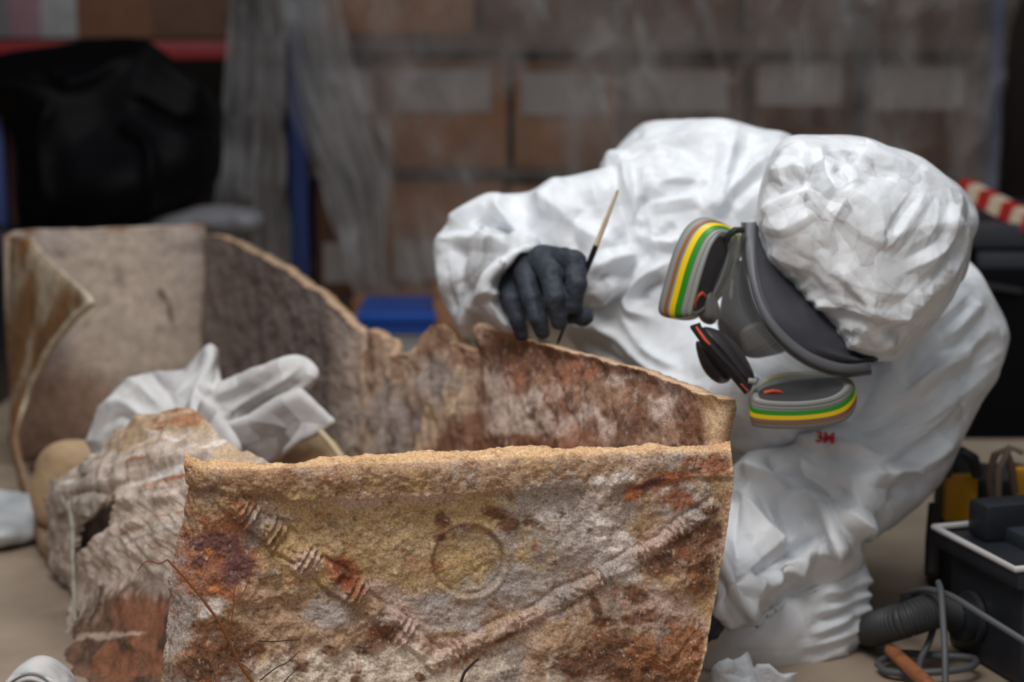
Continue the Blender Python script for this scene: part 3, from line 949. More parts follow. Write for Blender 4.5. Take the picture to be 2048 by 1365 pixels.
def near_col(G, px, py, u, v):
    n1 = fbm(G, 0.08, 81, 4); n2 = fbm(G, 0.03, 82, 4, 0.6); n3 = fbm(G, 0.01, 83, 3, 0.7)
    sa = fbm(np.stack([(py + 0.28 * px) * 0.0009, (px) * 0.00016, 0 * px], -1), 0.016, 84, 4, 0.6)
    sb = fbm(np.stack([(px * 0.85 + py * 0.5) * 0.0009, (py * 0.85 - px * 0.5) * 0.0002, 0 * px], -1), 0.014, 85, 4, 0.6)
    c = np.zeros(px.shape + (3,)) + np.array(srgb(198, 180, 164))
    c = mixc(c, (164, 146, 134), sstep(0.0, 0.6, n1) * 0.7)
    up = sstep(1120, 1040, py + 30 * n2)
    c = mixc(c, (188, 158, 118), up * blob(px, py, [(340, 840, 110, 34), (470, 900, 70, 24), (250, 880, 60, 22)], n2) * 0.8)
    c = mixc(c, (166, 108, 68), up * sstep(0.18, 0.45, sa) * sstep(230, 290, px + 0.2 * (py - 950)) * 0.9)
    c = mixc(c, (232, 226, 218), up * sstep(0.2, 0.55, -sa) * 0.7)
    c = mixc(c, (150, 128, 112), (1 - up) * sstep(0.1, 0.5, sb) * 0.6)
    c = mixc(c, (140, 126, 116), blob(px, py, [(110, 1080, 40, 90), (170, 1000, 30, 50)], n2) * 0.6)
    so = sstep(0, 40, py - np.interp(px, [100, 160, 200, 240, 340], [1260, 1225, 1180, 1160, 1170]) + 34 * n2)
    c = mixc(c, (112, 80, 58), so * 0.95)
    c = mixc(c, (70, 50, 38), so * sstep(-0.15, 0.35, n2 + 0.5 * n3) * 0.75)
    c = mixc(c, (146, 90, 56), so * blob(px, py, [(290, 1240, 50, 80), (240, 1330, 60, 40), (310, 1320, 30, 30)], n2) * 0.75)
    c = c * 1.0; c = mixc(c, (196, 170, 150), so * blob(px, py, [(200, 1275, 50, 8, -8), (260, 1270, 30, 6, -10)], n2) * 0.7)
    g = c.mean(-1, keepdims=True); c = (g + (c - g) * 0.85) * np.array([1.38, 1.34, 1.34])
    return np.clip(c * (1 + 0.2 * n3)[..., None], 0.01, 0.95)


sheet('collapsed_wall', ctrl, 300, 330, 0.010, M['lead'], coffin, near_disp, near_col, keep=keep_near)
sheet('inner_lining', [[(90, 1060, 3.02), (180, 980, 2.90), (270, 930, 2.86)], [(110, 1120, 2.98), (180, 1080, 2.86), (270, 1040, 2.80)], [(150, 1230, 2.85), (190, 1200, 2.80), (260, 1170, 2.75)]], 60, 60, 0.008, M['lead_far'], coffin,
      lambda G, px, py, u, v: 0.004 * fbm(G, 0.03, 91, 3),
      lambda G, px, py, u, v: np.clip((np.zeros(px.shape + (3,)) + np.array(srgb(120, 104, 96))) * (1 + 0.4 * fbm(G, 0.03, 92, 3))[..., None], 0.01, 1))
# curled flap over the hole, and the pale strip along the tear
lc = lambda G, px, py, u, v: np.clip((np.zeros(px.shape + (3,)) + np.array(srgb(186, 172, 158))) * (1 + 0.35 * fbm(G, 0.012, 93, 3))[..., None], 0.01, 1)
sheet('curled_flap', [[(132, 1000, 2.80), (160, 988, 2.74), (190, 985, 2.71), (215, 992, 2.69)], [(134, 1012, 2.775), (160, 1006, 2.72), (188, 1002, 2.69), (204, 1003, 2.67)], [(142, 1030, 2.78), (160, 1030, 2.73), (172, 1034, 2.70), (182, 1038, 2.69)]], 40, 26, 0.006, M['lead'], coffin,
      lambda G, px, py, u, v: 0.004 * fbm(G, 0.02, 94, 3), lc)
sheet('curled_flap', [[(100, 958, 2.93), (108, 962, 2.90), (117, 970, 2.88)], [(103, 990, 2.90), (114, 990, 2.87), (126, 996, 2.85)], [(112, 1030, 2.88), (126, 1026, 2.85), (140, 1026, 2.82)]], 24, 40, 0.006, M['lead'], coffin,
      lambda G, px, py, u, v: 0.003 * fbm(G, 0.02, 95, 3), lc)
sheet('curled_flap', [[(150, 938, 2.86), (165, 925, 2.82), (190, 920, 2.80)], [(155, 955, 2.82), (170, 945, 2.78), (188, 935, 2.77)]], 30, 20, 0.008, M['lead'], coffin,
      lambda G, px, py, u, v: 0.006 * fbm(G, 0.02, 96, 3), lc)
MB().tube([PV(138, 1004, 2.775), PV(146, 1060, 2.735), PV(145, 1120, 2.70), PV(148, 1180, 2.68), PV(150, 1243, 2.66)], [.003, .0026, .0026, .0032, .0024], 8).build('metal_strip', mat('pale_metal_strip', srgb(168, 164, 148), 0.5, var=0.35, vscale=60), coffin)['label'] = 'pale straight strip along the tear'
# bottom plate
nu, nv = 60, 60
G = np.zeros((nv, nu, 3))
A0, A1, B0, B1 = np.array([-0.33, 2.10]), np.array([0.21, 2.24]), np.array([-0.91, 3.66]), np.array([-0.60, 3.84])
for i in range(nv):
    for j in range(nu):
        a, b = i / (nv - 1), j / (nu - 1)
        xy = (A0 * (1 - b) + A1 * b) * (1 - a) + (B0 * (1 - b) + B1 * b) * a
        G[i, j] = (xy[0], xy[1], 0.014)
sheet('bottom_plate', G, 0, 0, 0.010, M['lead_far'], coffin, lambda G, px, py, u, v: 0.004 * fbm(G, 0.06, 97, 3),
      lambda G, px, py, u, v: np.clip((np.zeros(px.shape + (3,)) + np.array(srgb(120, 86, 62))) * (1 + 0.4 * fbm(G, 0.04, 98, 3))[..., None], 0.01, 1))
# roots lying on the near panel
def root(pts, r0, r1, m, dY=-0.012):
    n = 26
    q = crom([(a, b) for a, b in pts], n)
    f = (q[:, 0] - 350) / 1100
    Y = 2.06 + 0.14 * f + dY + 0.012 * np.sin(np.clip(f, 0, 1) * 3.1) * (q[:, 1] > 1000)
    pw = P(q[:, 0], q[:, 1], Y)
    MB().tube([Vector(p.tolist()) for p in pw], list(np.linspace(r0, r1, n)), 6).build('root', m, coffin)
root([(335, 1120), (372, 1160), (405, 1200), (438, 1245), (462, 1290), (480, 1330), (505, 1365)], .0011, .0022, M['root'])
root([(462, 1290), (448, 1262), (466, 1215), (490, 1180), (505, 1130)], .0009, .0005, M['root'])
root([(455, 1270), (465, 1230), (468, 1190), (474, 1160)], .0008, .0004, M['root'])
root([(505, 1345), (470, 1320), (430, 1303), (400, 1300), (385, 1285)], .0008, .0005, M['root'])
root([(335, 1120), (318, 1128), (300, 1122), (286, 1128), (276, 1142)], .0011, .0006, M['root'], 0.12)
root([(515, 1283), (545, 1284), (575, 1282), (600, 1280)], .0009, .0006, M['rootdark'])
root([(520, 1362), (550, 1338), (575, 1325), (600, 1303)], .0009, .0005, M['rootdark'])
root([(568, 1365), (580, 1352), (596, 1337)], .0007, .0004, M['rootdark'])
root([(922, 1365), (930, 1345), (946, 1328), (958, 1318)], .0018, .0012, M['rootdark'])

# ------------------------------------------------------------------ the kneeling person in the white coverall
person = thing('person', 'kneeling person in hooded white disposable coverall and black gloves, bent low over the coffin', 'person')


def capsules(name, chains, m, parent, step=0.0025, k=0.006, disp=None, smooth=2):
    """one continuous surface from tapered chains [(point, radius), ...]"""
    allp = np.array([list(p) for ch in chains for p, r in ch]); rm = max(r for ch in chains for p, r in ch) + 0.012
    lo = allp.min(0) - rm; hi = allp.max(0) + rm
    ax = [np.arange(lo[i], hi[i], step, dtype=np.float32) for i in range(3)]
    X = np.stack(np.meshgrid(*ax, indexing='ij'), -1)
    V = None
    for ch in chains:
        g = None
        for (a, ra), (b, rb) in zip(ch[:-1], ch[1:]):
            a = np.array(list(a), np.float32); b = np.array(list(b), np.float32); ab = b - a
            t = np.clip(((X - a) @ ab) / (ab @ ab + 1e-12), 0, 1)
            d = np.linalg.norm(X - a - t[..., None] * ab, axis=-1) - (ra + (rb - ra) * t)
            if g is None: g = d
            else:
                kk = 0.003; h = np.clip(0.5 + 0.5 * (g - d) / kk, 0, 1); g = d * h + g * (1 - h) - kk * h * (1 - h)
        if V is None: V = g
        else:
            h = np.clip(0.5 + 0.5 * (g - V) / k, 0, 1); V = g * (1 - h) + V * h - k * h * (1 - h)
    pos, Q = surfnets(V.astype(np.float32))
    W = lo + pos * step
    W = smooth_mesh(W, Q, smooth)
    N = vnormals(W, Q)
    if ((W - W.mean(0)) * N).sum() < 0: N = -N; Q = Q[:, ::-1]
    if disp is not None: W = W + N * disp(W)[:, None]
    return mesh_obj(name, W, Q, m, parent)


L_torso = ([(1192, 360), (1205, 325), (1240, 285), (1288, 246), (1360, 241), (1440, 239), (1500, 252), (1570, 268), (1640, 300), (1760, 380), (1850, 480), (1810, 700), (1720, 850), (1600, 903), (1440, 908), (1330, 850), (1180, 720), (1125, 640), (1150, 500)],
           [(1300, 260, 3.10), (1500, 260, 3.05), (1500, 450, 3.02), (1250, 600, 3.00), (1550, 800, 2.74), (1400, 850, 2.78), (1700, 850, 2.72), (1750, 600, 2.90)], 0.17, 0.13)
L_upper = ([(1330, 300), (1260, 318), (1200, 338), (1150, 350), (1100, 362), (1055, 384), (1000, 385), (962, 394), (930, 415), (905, 445), (876, 490), (930, 520), (1060, 540), (1140, 570), (1180, 606), (1215, 596), (1250, 590), (1292, 530), (1330, 470), (1400, 420), (1420, 340)],
           [(900, 480, 2.94), (1000, 450, 2.94), (1300, 420, 2.93), (1200, 580, 2.85)], 0.075, 0.065)
L_fore = ([(872, 492), (920, 474), (980, 470), (1040, 484), (1085, 505), (1060, 530), (1030, 560), (1020, 620), (1024, 660), (990, 655), (962, 682), (940, 697), (915, 668), (893, 620), (878, 560)],
          [(890, 500, 2.93), (920, 600, 2.90), (945, 690, 2.90), (1010, 560, 2.76), (1060, 500, 2.76)], 0.055, 0.045)
L_cuff = ([(955, 560), (985, 522), (1030, 498), (1062, 500), (1030, 522), (1002, 556), (996, 590), (1008, 625), (1026, 662), (1000, 655), (970, 620)],
          [(1010, 560, 2.665)], 0.035, 0.02)
L_arm2 = ([(1780, 430), (1880, 470), (1948, 520), (1992, 590), (2026, 655), (2018, 700), (1965, 822), (1890, 965), (1800, 1058), (1765, 1076), (1725, 1085), (1620, 1020), (1500, 925), (1600, 890), (1680, 840), (1730, 760), (1780, 650)],
          [(1850, 500, 2.86), (1990, 650, 2.80), (1850, 850, 2.72), (1700, 1000, 2.62), (1560, 920, 2.66)], 0.095, 0.085)
L_fore2 = ([(1432, 1000), (1455, 940), (1500, 905), (1580, 900), (1680, 930), (1750, 1010), (1722, 1085), (1716, 1125), (1640, 1165), (1560, 1198), (1490, 1236), (1425, 1243), (1410, 1200), (1418, 1120)],
           [(1430, 1180, 2.44), (1460, 950, 2.64), (1600, 930, 2.66), (1700, 1080, 2.57)], 0.075, 0.04)
L_knee = ([(1385, 1230), (1500, 1180), (1620, 1140), (1712, 1118), (1724, 1180), (1728, 1262), (1706, 1322), (1650, 1356), (1560, 1378), (1400, 1385), (1370, 1320)],
          [(1450, 1300, 2.56), (1700, 1200, 2.61)], 0.080, 0.075)
L_hip = ([(1450, 860), (1600, 840), (1800, 780), (1800, 960), (1730, 1080), (1600, 1120), (1450, 1060)], 2.84, 0.16, 0.10)

S = []
AMP = [1.8, 1.0]
def st(kind, w, a, *pts):
    if kind == 't': w, a = w * 1.5, a * 1.15          # wide facets meeting at a sharp crease
    S.append((list(pts), kind, w * AMP[1], a * AMP[0]))
# elbow and forearm
st('t', 9, -.010, (958, 436), (990, 462), (1032, 480))
st('r', 9, .008, (945, 466), (985, 475), (1040, 490), (1090, 497))
st('r', 12, .010, (981, 407), (1006, 432), (1043, 474), (1094, 497))
st('r', 14, .008, (900, 455), (930, 430), (975, 405), (1020, 400))
st('t', 8, .006, (872, 493), (915, 483), (962, 484), (1036, 492))
st('t', 8, -.006, (925, 492), (918, 540), (922, 585))
st('t', 9, .007, (1036, 500), (990, 535), (962, 565), (937, 625), (925, 660))
st('r', 9, -.006, (1020, 500), (965, 548), (940, 600))
st('t', 7, .005, (985, 565), (955, 610), (930, 665))
st('t', 6, .004, (975, 590), (995, 587), (1010, 580))
st('t', 7, .005, (962, 600), (975, 640), (988, 662))
st('t', 6, -.004, (895, 520), (900, 580), (915, 630))
# upper arm
st('r', 22, .009, (1055, 390), (1120, 420), (1180, 480), (1230, 500))
st('r', 16, -.007, (1060, 400), (1045, 440), (1060, 478))
st('r', 16, .006, (1130, 360), (1100, 400), (1085, 440))
st('r', 14, -.006, (1160, 420), (1150, 470), (1165, 520))
st('r', 18, .006, (1180, 360), (1200, 420), (1240, 480))
st('t', 9, .007, (1180, 545), (1230, 520), (1283, 508))
st('r', 12, -.006, (1190, 560), (1230, 548), (1262, 560))
st('t', 8, .006, (1190, 600), (1215, 575), (1225, 560))
st('t', 9, -.010, (1278, 440), (1284, 480), (1293, 530))
st('t', 8, .008, (1245, 315), (1250, 370), (1262, 425), (1276, 460), (1290, 505))
st('t', 7, -.005, (1234, 330), (1238, 375), (1252, 430))
st('t', 6, .004, (1290, 334), (1288, 372), (1282, 400))
# torso
st('r', 14, .008, (1195, 335), (1240, 310), (1290, 300), (1380, 285), (1460, 280))
st('r', 20, -.006, (1290, 255), (1250, 290), (1245, 318))
st('t', 12, .007, (1464, 279), (1458, 330), (1440, 390), (1400, 430))
st('t', 12, -.006, (1480, 300), (1470, 350), (1445, 405))
st('t', 10, .007, (1556, 315), (1500, 350), (1450, 395), (1425, 430))
st('t', 9, -.006, (1540, 340), (1495, 375), (1460, 410))
st('r', 12, .005, (1300, 365), (1370, 360), (1420, 372))
st('t', 8, -.004, (1310, 350), (1340, 370), (1400, 365))
st('t', 8, .005, (1300, 420), (1350, 410), (1400, 400))
st('t', 8, .005, (1292, 473), (1340, 490), (1352, 480))
st('r', 10, -.006, (1300, 480), (1330, 470), (1350, 450))
st('r', 12, .010, (1350, 522), (1300, 545), (1272, 572), (1258, 606), (1275, 625), (1310, 640))
st('r', 14, -.008, (1330, 560), (1290, 580), (1285, 605))
st('r', 12, .007, (1180, 640), (1240, 680), (1300, 740), (1400, 780))
st('r', 16, -.007, (1140, 660), (1220, 720), (1300, 780))
st('r', 14, .006, (1240, 620), (1290, 700), (1360, 740))
st('r', 16, .006, (1600, 270), (1520, 290), (1430, 262), (1340, 262))
# chest above the crease
st('f', 26, .012, (1760, 918), (1690, 905), (1620, 896), (1560, 888), (1450, 892))
st('r', 16, .006, (1480, 700), (1520, 800), (1600, 870))
# left arm, long parallel folds
st('t', 9, .006, (1966, 598), (1930, 640), (1885, 682))
st('t', 8, -.006, (1950, 600), (1910, 640), (1872, 672))
st('t', 10, .008, (1942, 705), (1880, 745), (1812, 782))
st('t', 9, -.008, (1880, 712), (1850, 740), (1805, 768))
st('t', 9, .006, (1980, 655), (1930, 700), (1880, 730), (1830, 790))
st('t', 12, .007, (2010, 690), (1950, 740), (1880, 800), (1800, 840), (1720, 870))
st('t', 11, -.007, (1985, 700), (1920, 765), (1840, 815), (1760, 850))
st('t', 12, .006, (1990, 740), (1900, 830), (1800, 900), (1740, 940))
st('t', 12, -.006, (1960, 770), (1880, 860), (1790, 930))
st('t', 9, -.007, (1862, 812), (1790, 840), (1712, 872))
st('t', 10, .006, (1930, 860), (1860, 920), (1780, 950), (1720, 950))
st('t', 9, .005, (1850, 950), (1800, 945), (1770, 958))
st('t', 9, -.005, (1860, 980), (1820, 970), (1790, 1000))
st('r', 16, .008, (1700, 740), (1680, 800), (1700, 860))
st('t', 10, .006, (1840, 620), (1800, 690), (1780, 740))
# crossing folds below the chest
st('t', 12, -.012, (1534, 905), (1568, 932), (1604, 962), (1675, 1003), (1708, 1048))
st('t', 11, .012, (1566, 912), (1640, 972), (1692, 1024), (1752, 1072))
st('t', 11, .011, (1587, 963), (1632, 1008), (1662, 1076), (1680, 1126))
st('t', 10, -.009, (1612, 1000), (1640, 1050), (1655, 1110))
st('t', 12, .012, (1482, 990), (1526, 1062), (1588, 1112))
st('t', 11, -.010, (1560, 990), (1584, 1060), (1592, 1112))
st('t', 10, -.008, (1470, 980), (1462, 1040), (1500, 1120))
st('r', 14, .008, (1480, 930), (1530, 950), (1580, 990))
st('t', 10, -.010, (1512, 1160), (1570, 1110), (1640, 1052))
st('t', 10, .009, (1526, 1148), (1505, 1190), (1496, 1236))
st('t', 9, .009, (1440, 1100), (1462, 1165), (1494, 1234))
st('t', 9, -.009, (1478, 1150), (1490, 1190), (1500, 1200))
st('t', 8, -.007, (1440, 1150), (1455, 1200), (1480, 1236))
st('t', 8, .006, (1425, 1215), (1450, 1225), (1480, 1240))
st('t', 9, .007, (1560, 1130), (1545, 1170), (1530, 1210))
st('t', 9, -.006, (1590, 1120), (1575, 1160), (1560, 1190))
st('t', 10, .006, (1620, 1090), (1610, 1130), (1600, 1165))
st('f', 16, .008, (1425, 1236), (1495, 1228), (1600, 1186), (1712, 1118))
# knee
for a, b, c_ in [((1719, 1150), (1690, 1175), (1632, 1200)), ((1720, 1182), (1690, 1205), (1628, 1230)), ((1722, 1210), (1690, 1240), (1618, 1275)), ((1722, 1240), (1690, 1270), (1606, 1300)),
                 ((1718, 1268), (1680, 1300), (1608, 1334)), ((1705, 1300), (1665, 1330), (1610, 1348))]:
    st('t', 7, .0036, a, b, c_)
    st('t', 6, -.0028, (a[0] - 4, a[1] + 14), (b[0], b[1] + 15), (c_[0] + 12, c_[1] + 12))
st('t', 7, .006, (1716, 1130), (1712, 1180), (1718, 1230), (1712, 1290))


def suit_disp(W, px, py, facing):
    knee = sstep(1180, 1230, py) * sstep(1760, 1700, px) * sstep(1640, 1560, px)
    q = W.copy()
    a = 0.0085 * tet(q, 0.10, 3) + 0.0022 * tet(q, 0.04, 4)
    tor = np.exp(-(((px - 1400) / 190) ** 2) - ((py - 400) / 130) ** 2)
    a = a + tor * (0.002 * tet(q, 0.03, 6))
    a = a * (1 - 0.85 * np.exp(-((px - 1655) / 50) ** 2 - ((py - 872) / 26) ** 2))
    return a * (1 - 0.85 * knee)


cov = puff('coverall', [L_torso, L_upper, L_fore, L_cuff, L_arm2, L_fore2, L_knee, L_hip], M['suit'], person, step=3.4, ystep=0.0062, k=0.007, smooth=3, strokes=S, disp=suit_disp)

# hood
S = []
AMP[:] = [0.8, 1.0]
st('t', 8, -.004, (1675, 326), (1688, 350), (1704, 374))
st('t', 10, .005, (1704, 374), (1745, 400), (1768, 430), (1770, 505))
st('t', 10, .006, (1704, 378), (1668, 440), (1656, 480), (1652, 540), (1656, 617))
st('t', 8, -.004, (1640, 480), (1640, 540), (1640, 600))
st('t', 9, .005, (1856, 379), (1830, 425), (1804, 469), (1772, 505))
st('t', 8, -.004, (1840, 390), (1812, 430), (1790, 470))
st('t', 8, -.004, (1618, 431), (1645, 476), (1652, 510))
st('t', 8, .004, (1670, 531), (1718, 593), (1751, 626))
st('t', 7, -.003, (1662, 545), (1700, 590), (1735, 625))
st('t', 9, .006, (1913, 374), (1918, 410), (1905, 445), (1885, 498), (1790, 556))
st('t', 8, -.004, (1900, 400), (1880, 470), (1820, 520))
st('t', 11, .008, (1938, 440), (1932, 500), (1899, 548), (1813, 621), (1775, 655))
st('t', 9, -.006, (1925, 480), (1890, 530), (1830, 590))
st('t', 10, -.009, (1637, 628), (1699, 634), (1775, 662), (1830, 640))
st('t', 9, .007, (1600, 560), (1640, 600), (1700, 622), (1770, 645))
st('t', 8, .006, (1670, 660), (1732, 693), (1790, 680), (1840, 640))
st('t', 7, -.005, (1650, 650), (1700, 672), (1750, 690))
st('r', 16, -.014, (1528, 385), (1560, 372), (1604, 352))
st('t', 9, .007, (1518, 425), (1560, 400), (1618, 376))
st('t', 9, .007, (1530, 350), (1580, 330), (1625, 340))
st('t', 8, -.005, (1600, 300), (1570, 330), (1560, 360))
st('t', 8, .005, (1540, 500), (1580, 520), (1620, 540))
st('t', 8, .005, (1530, 450), (1570, 455), (1620, 430))
st('t', 7, -.005, (1560, 540), (1600, 590), (1640, 640))
st('t', 8, .005, (1718, 290), (1760, 310), (1842, 330))
st('t', 8, .004, (1637, 290), (1650, 320), (1675, 335))
st('t', 8, .004, (1842, 330), (1880, 360), (1915, 410))
st('t', 8, -.004, (1700, 300), (1740, 340), (1800, 350))
for a, b in [((1560, 556), (1590, 548)), ((1585, 580), (1622, 566)), ((1600, 602), (1640, 588)), ((1625, 620), (1660, 600)), ((1560, 590), (1600, 620)), ((1660, 672), (1690, 660)), ((1690, 700), (1720, 680)), ((1845, 590), (1862, 560)), ((1870, 570), (1885, 540)), ((1825, 610), (1835, 580)), ((1800, 640), (1812, 605)), ((1890, 545), (1900, 515))]:
    st('t', 5, .004, a, b)
HOOD = [(1516, 479), (1509, 431), (1518, 378), (1542, 321), (1580, 279), (1637, 274), (1718, 271), (1775, 288), (1842, 312), (1885, 340), (1918, 367), (1949, 407), (1962, 445), (1951, 498), (1937, 555), (1908, 602), (1861, 655), (1813, 693), (1785, 717), (1747, 721), (1704, 717), (1670, 679), (1623, 626), (1575, 574), (1537, 526)]


def hood_disp(W, px, py, facing):
    e = np.exp(-np.abs(polysd([(1500, 430), (1516, 479), (1537, 526), (1575, 574), (1623, 626), (1670, 679), (1704, 717), (1760, 740)], px, py)) * 0)  # even all over
    low = sstep(540, 600, py - 0.35 * (px - 1700))
    return 0.0075 * tet(W, 0.085, 13) + 0.0022 * tet(W, 0.042, 14) + low * 0.0015 * tet(W, 0.016, 17)


puff('hood', [(HOOD, [(1520, 450, 2.53), (1700, 700, 2.52), (1720, 450, 2.56), (1900, 450, 2.60)], 0.15, 0.14),
              ([(1560, 300), (1640, 300), (1800, 400), (1900, 480), (1880, 600), (1800, 690), (1700, 640), (1600, 500)], 2.66, 0.14, 0.10)],
     M['suit_hood'], person, step=2.6, ystep=0.0045, k=0.02, smooth=3, strokes=S, disp=hood_disp)


# gloved hand over the rim
def Hc(*pts): return [(PV(x, y, Y), r) for x, y, Y, r in pts]
def glove_disp(W):
    return 0.0009 * tet(W, 0.012, 23) + 0.0006 * fbm(W, 0.006, 24, 2)
capsules('glove', [
    Hc((1000, 600, 2.76, .026), (1032, 565, 2.695, .022), (1065, 535, 2.665, .025), (1100, 525, 2.645, .020)),
    Hc((1030, 580, 2.69, .020), (1050, 545, 2.675, .022), (1085, 520, 2.655, .020), (1128, 518, 2.636, .015)),
    Hc((1060, 575, 2.66, .018), (1100, 560, 2.645, .018), (1130, 555, 2.635, .014)),
    Hc((1018, 572, 2.670, .0145), (1024, 602, 2.640, .0130), (1036, 640, 2.632, .0118), (1043, 668, 2.636, .0100)),
    Hc((1050, 545, 2.650, .0160), (1064, 600, 2.612, .0135), (1076, 640, 2.600, .0120), (1084, 664, 2.602, .0104)),
    Hc((1086, 528, 2.640, .0165), (1102, 552, 2.610, .0158), (1110, 598, 2.588, .0142), (1119, 643, 2.592, .0116)),
    Hc((1120, 520, 2.635, .0160), (1148, 524, 2.610, .0162), (1153, 570, 2.590, .0138), (1147, 612, 2.592, .0120)),
    Hc((1120, 600, 2.665, .0160), (1140, 628, 2.632, .0125), (1168, 632, 2.605, .0135))],
    M['glove'], person, 0.0016, 0.004, glove_disp, 3)
g2 = capsules('glove', [Hc((1445, 1190, 2.46, .030), (1426, 1192, 2.44, .024), (1415, 1230, 2.42, .018)),
                   Hc((1420, 1200, 2.43, .014), (1405, 1225, 2.40, .011), (1396, 1250, 2.38, .010)),
                   Hc((1425, 1215, 2.42, .013), (1412, 1245, 2.39, .011), (1402, 1268, 2.38, .009)),
                   Hc((1432, 1222, 2.44, .013), (1424, 1250, 2.41, .011), (1414, 1272, 2.40, .009)),
                   Hc((1440, 1228, 2.46, .012), (1434, 1252, 2.43, .010), (1426, 1270, 2.42, .008)),
                   Hc((1420, 1185, 2.42, .013), (1402, 1195, 2.39, .011), (1392, 1210, 2.37, .009))], M['glove'], person, 0.003, 0.005, glove_disp, 2)

# red maker's mark on the chest
def surf_Y(obj, qx, qy, r=9):
    n = len(obj.data.vertices); co = np.empty(n * 3, np.float32); obj.data.vertices.foreach_get('co', co); co = co.reshape(-1, 3)
    px, py = proj(co.astype(float))
    box = (px > qx.min() - 14) & (px < qx.max() + 14) & (py > qy.min() - 14) & (py < qy.max() + 14)
    px, py, co = px[box], py[box], co[box]
    f = co[:, 1] < co[:, 1].min() + 0.06
    px, py, co = px[f], py[f], co[f]
    out = []
    for x, y in zip(qx, qy):
        w = np.exp(-((px - x) ** 2 + (py - y) ** 2) / 60.0) + 1e-9
        nb = co[(px - x) ** 2 + (py - y) ** 2 < 49, 1]
        out.append(min(float((w * co[:, 1]).sum() / w.sum()), float(nb.min()) if len(nb) else 9.0))
    return np.array(out)


def print_text(name, body, x0, y0, h, ang, surf, m, parent, off=0.0025, stretch=1.0):
    cu = bpy.data.curves.new(name, 'FONT'); cu.body = body; cu.size = 1.0; cu.offset = 0.035; cu.resolution_u = 3
    o = bpy.data.objects.new(name, cu); C.objects.link(o)
    dg = bpy.context.evaluated_depsgraph_get()
    me = bpy.data.meshes.new_from_object(o.evaluated_get(dg))
    bpy.data.objects.remove(o)
    bm = bmesh.new(); bm.from_mesh(me)
    bmesh.ops.triangulate(bm, faces=bm.faces)
    bmesh.ops.subdivide_edges(bm, edges=bm.edges, cuts=2)
    a = math.radians(ang); s = h / 0.72
    vs = np.array([v.co[:] for v in bm.verts])
    qx = x0 + s * (vs[:, 0] * stretch * math.cos(a) + vs[:, 1] * math.sin(a)); qy = y0 + s * (vs[:, 0] * stretch * math.sin(a) - vs[:, 1] * math.cos(a))
    Ys = surf(qx, qy)
    W = P(qx, qy, Ys - off)
    for v, w in zip(bm.verts, W): v.co = w
    bm.to_mesh(me); bm.free(); me.materials.clear(); me.materials.append(m)
    ob = bpy.data.objects.new(name, me); C.objects.link(ob); ob.parent = parent
    return ob


print_text('printed_logo', '3M', 1630, 884, 22, 5, lambda x, y: surf_Y(cov, x, y), M['red'], person)['label'] = 'red printed maker mark on the chest'

# ------------------------------------------------------------------ full-face respirator
resp = thing('respirator', 'grey full-face respirator with clear visor and two striped filter cartridges, worn under the white hood', 'respirator')
fo = [(1489, 445), (1489, 475), (1490, 521), (1500, 568), (1516, 620), (1542, 664), (1582, 704), (1630, 733), (1685, 748), (1743, 743)]
fi = [(1513, 444), (1513, 475), (1512, 505), (1516, 554), (1527, 598), (1549, 638), (1586, 678), (1630, 708), (1685, 725), (1740, 722)]
fY = [2.50, 2.485, 2.465, 2.445, 2.43, 2.42, 2.42, 2.425, 2.44, 2.465]
sheet('visor_frame', [[(a[0], a[1], y + 0.004) for a, y in zip(fo, fY)], [((a[0] * .8 + b[0] * .2), (a[1] * .8 + b[1] * .2), y - 0.004) for a, b, y in zip(fo, fi, fY)],
                      [((a[0] * .25 + b[0] * .75), (a[1] * .25 + b[1] * .75), y - 0.004) for a, b, y in zip(fo, fi, fY)], [(b[0], b[1], y + 0.004) for b, y in zip(fi, fY)]], 120, 14, 0.012, M['frame'], resp)
fr2 = sheet('frame_rim', [[(a[0] - 7 * nx, a[1] + 7 * ny, y + 0.012) for a, y, nx, ny in zip(fo, fY, [1, 1, 1, .95, .9, .8, .6, .4, .2, .1], [0, 0, 0, .2, .4, .6, .8, .9, 1, 1])],
                    [(a[0] + 1, a[1], y + 0.003) for a, y in zip(fo, fY)]], 120, 5, 0.010, M['dark'], resp)
he = [(1519, 462), (1535, 500), (1560, 538), (1600, 580), (1648, 632), (1695, 685), (1712, 712), (1735, 716), (1752, 716), (1760, 716)]
sheet('face_seal', [[(b[0] - 2, b[1], y + 0.002) for b, y in zip(fi, fY)], [((b[0] + h[0]) / 2, (b[1] + h[1]) / 2, y + 0.010) for b, h, y in zip(fi, he, fY)], [(h[0], h[1], y + 0.050) for h, y in zip(he, fY)], [(h[0] + 16, h[1] - 8, y + 0.085) for h, y in zip(he, fY)]], 100, 30, 0.004, M['rubber'], resp)
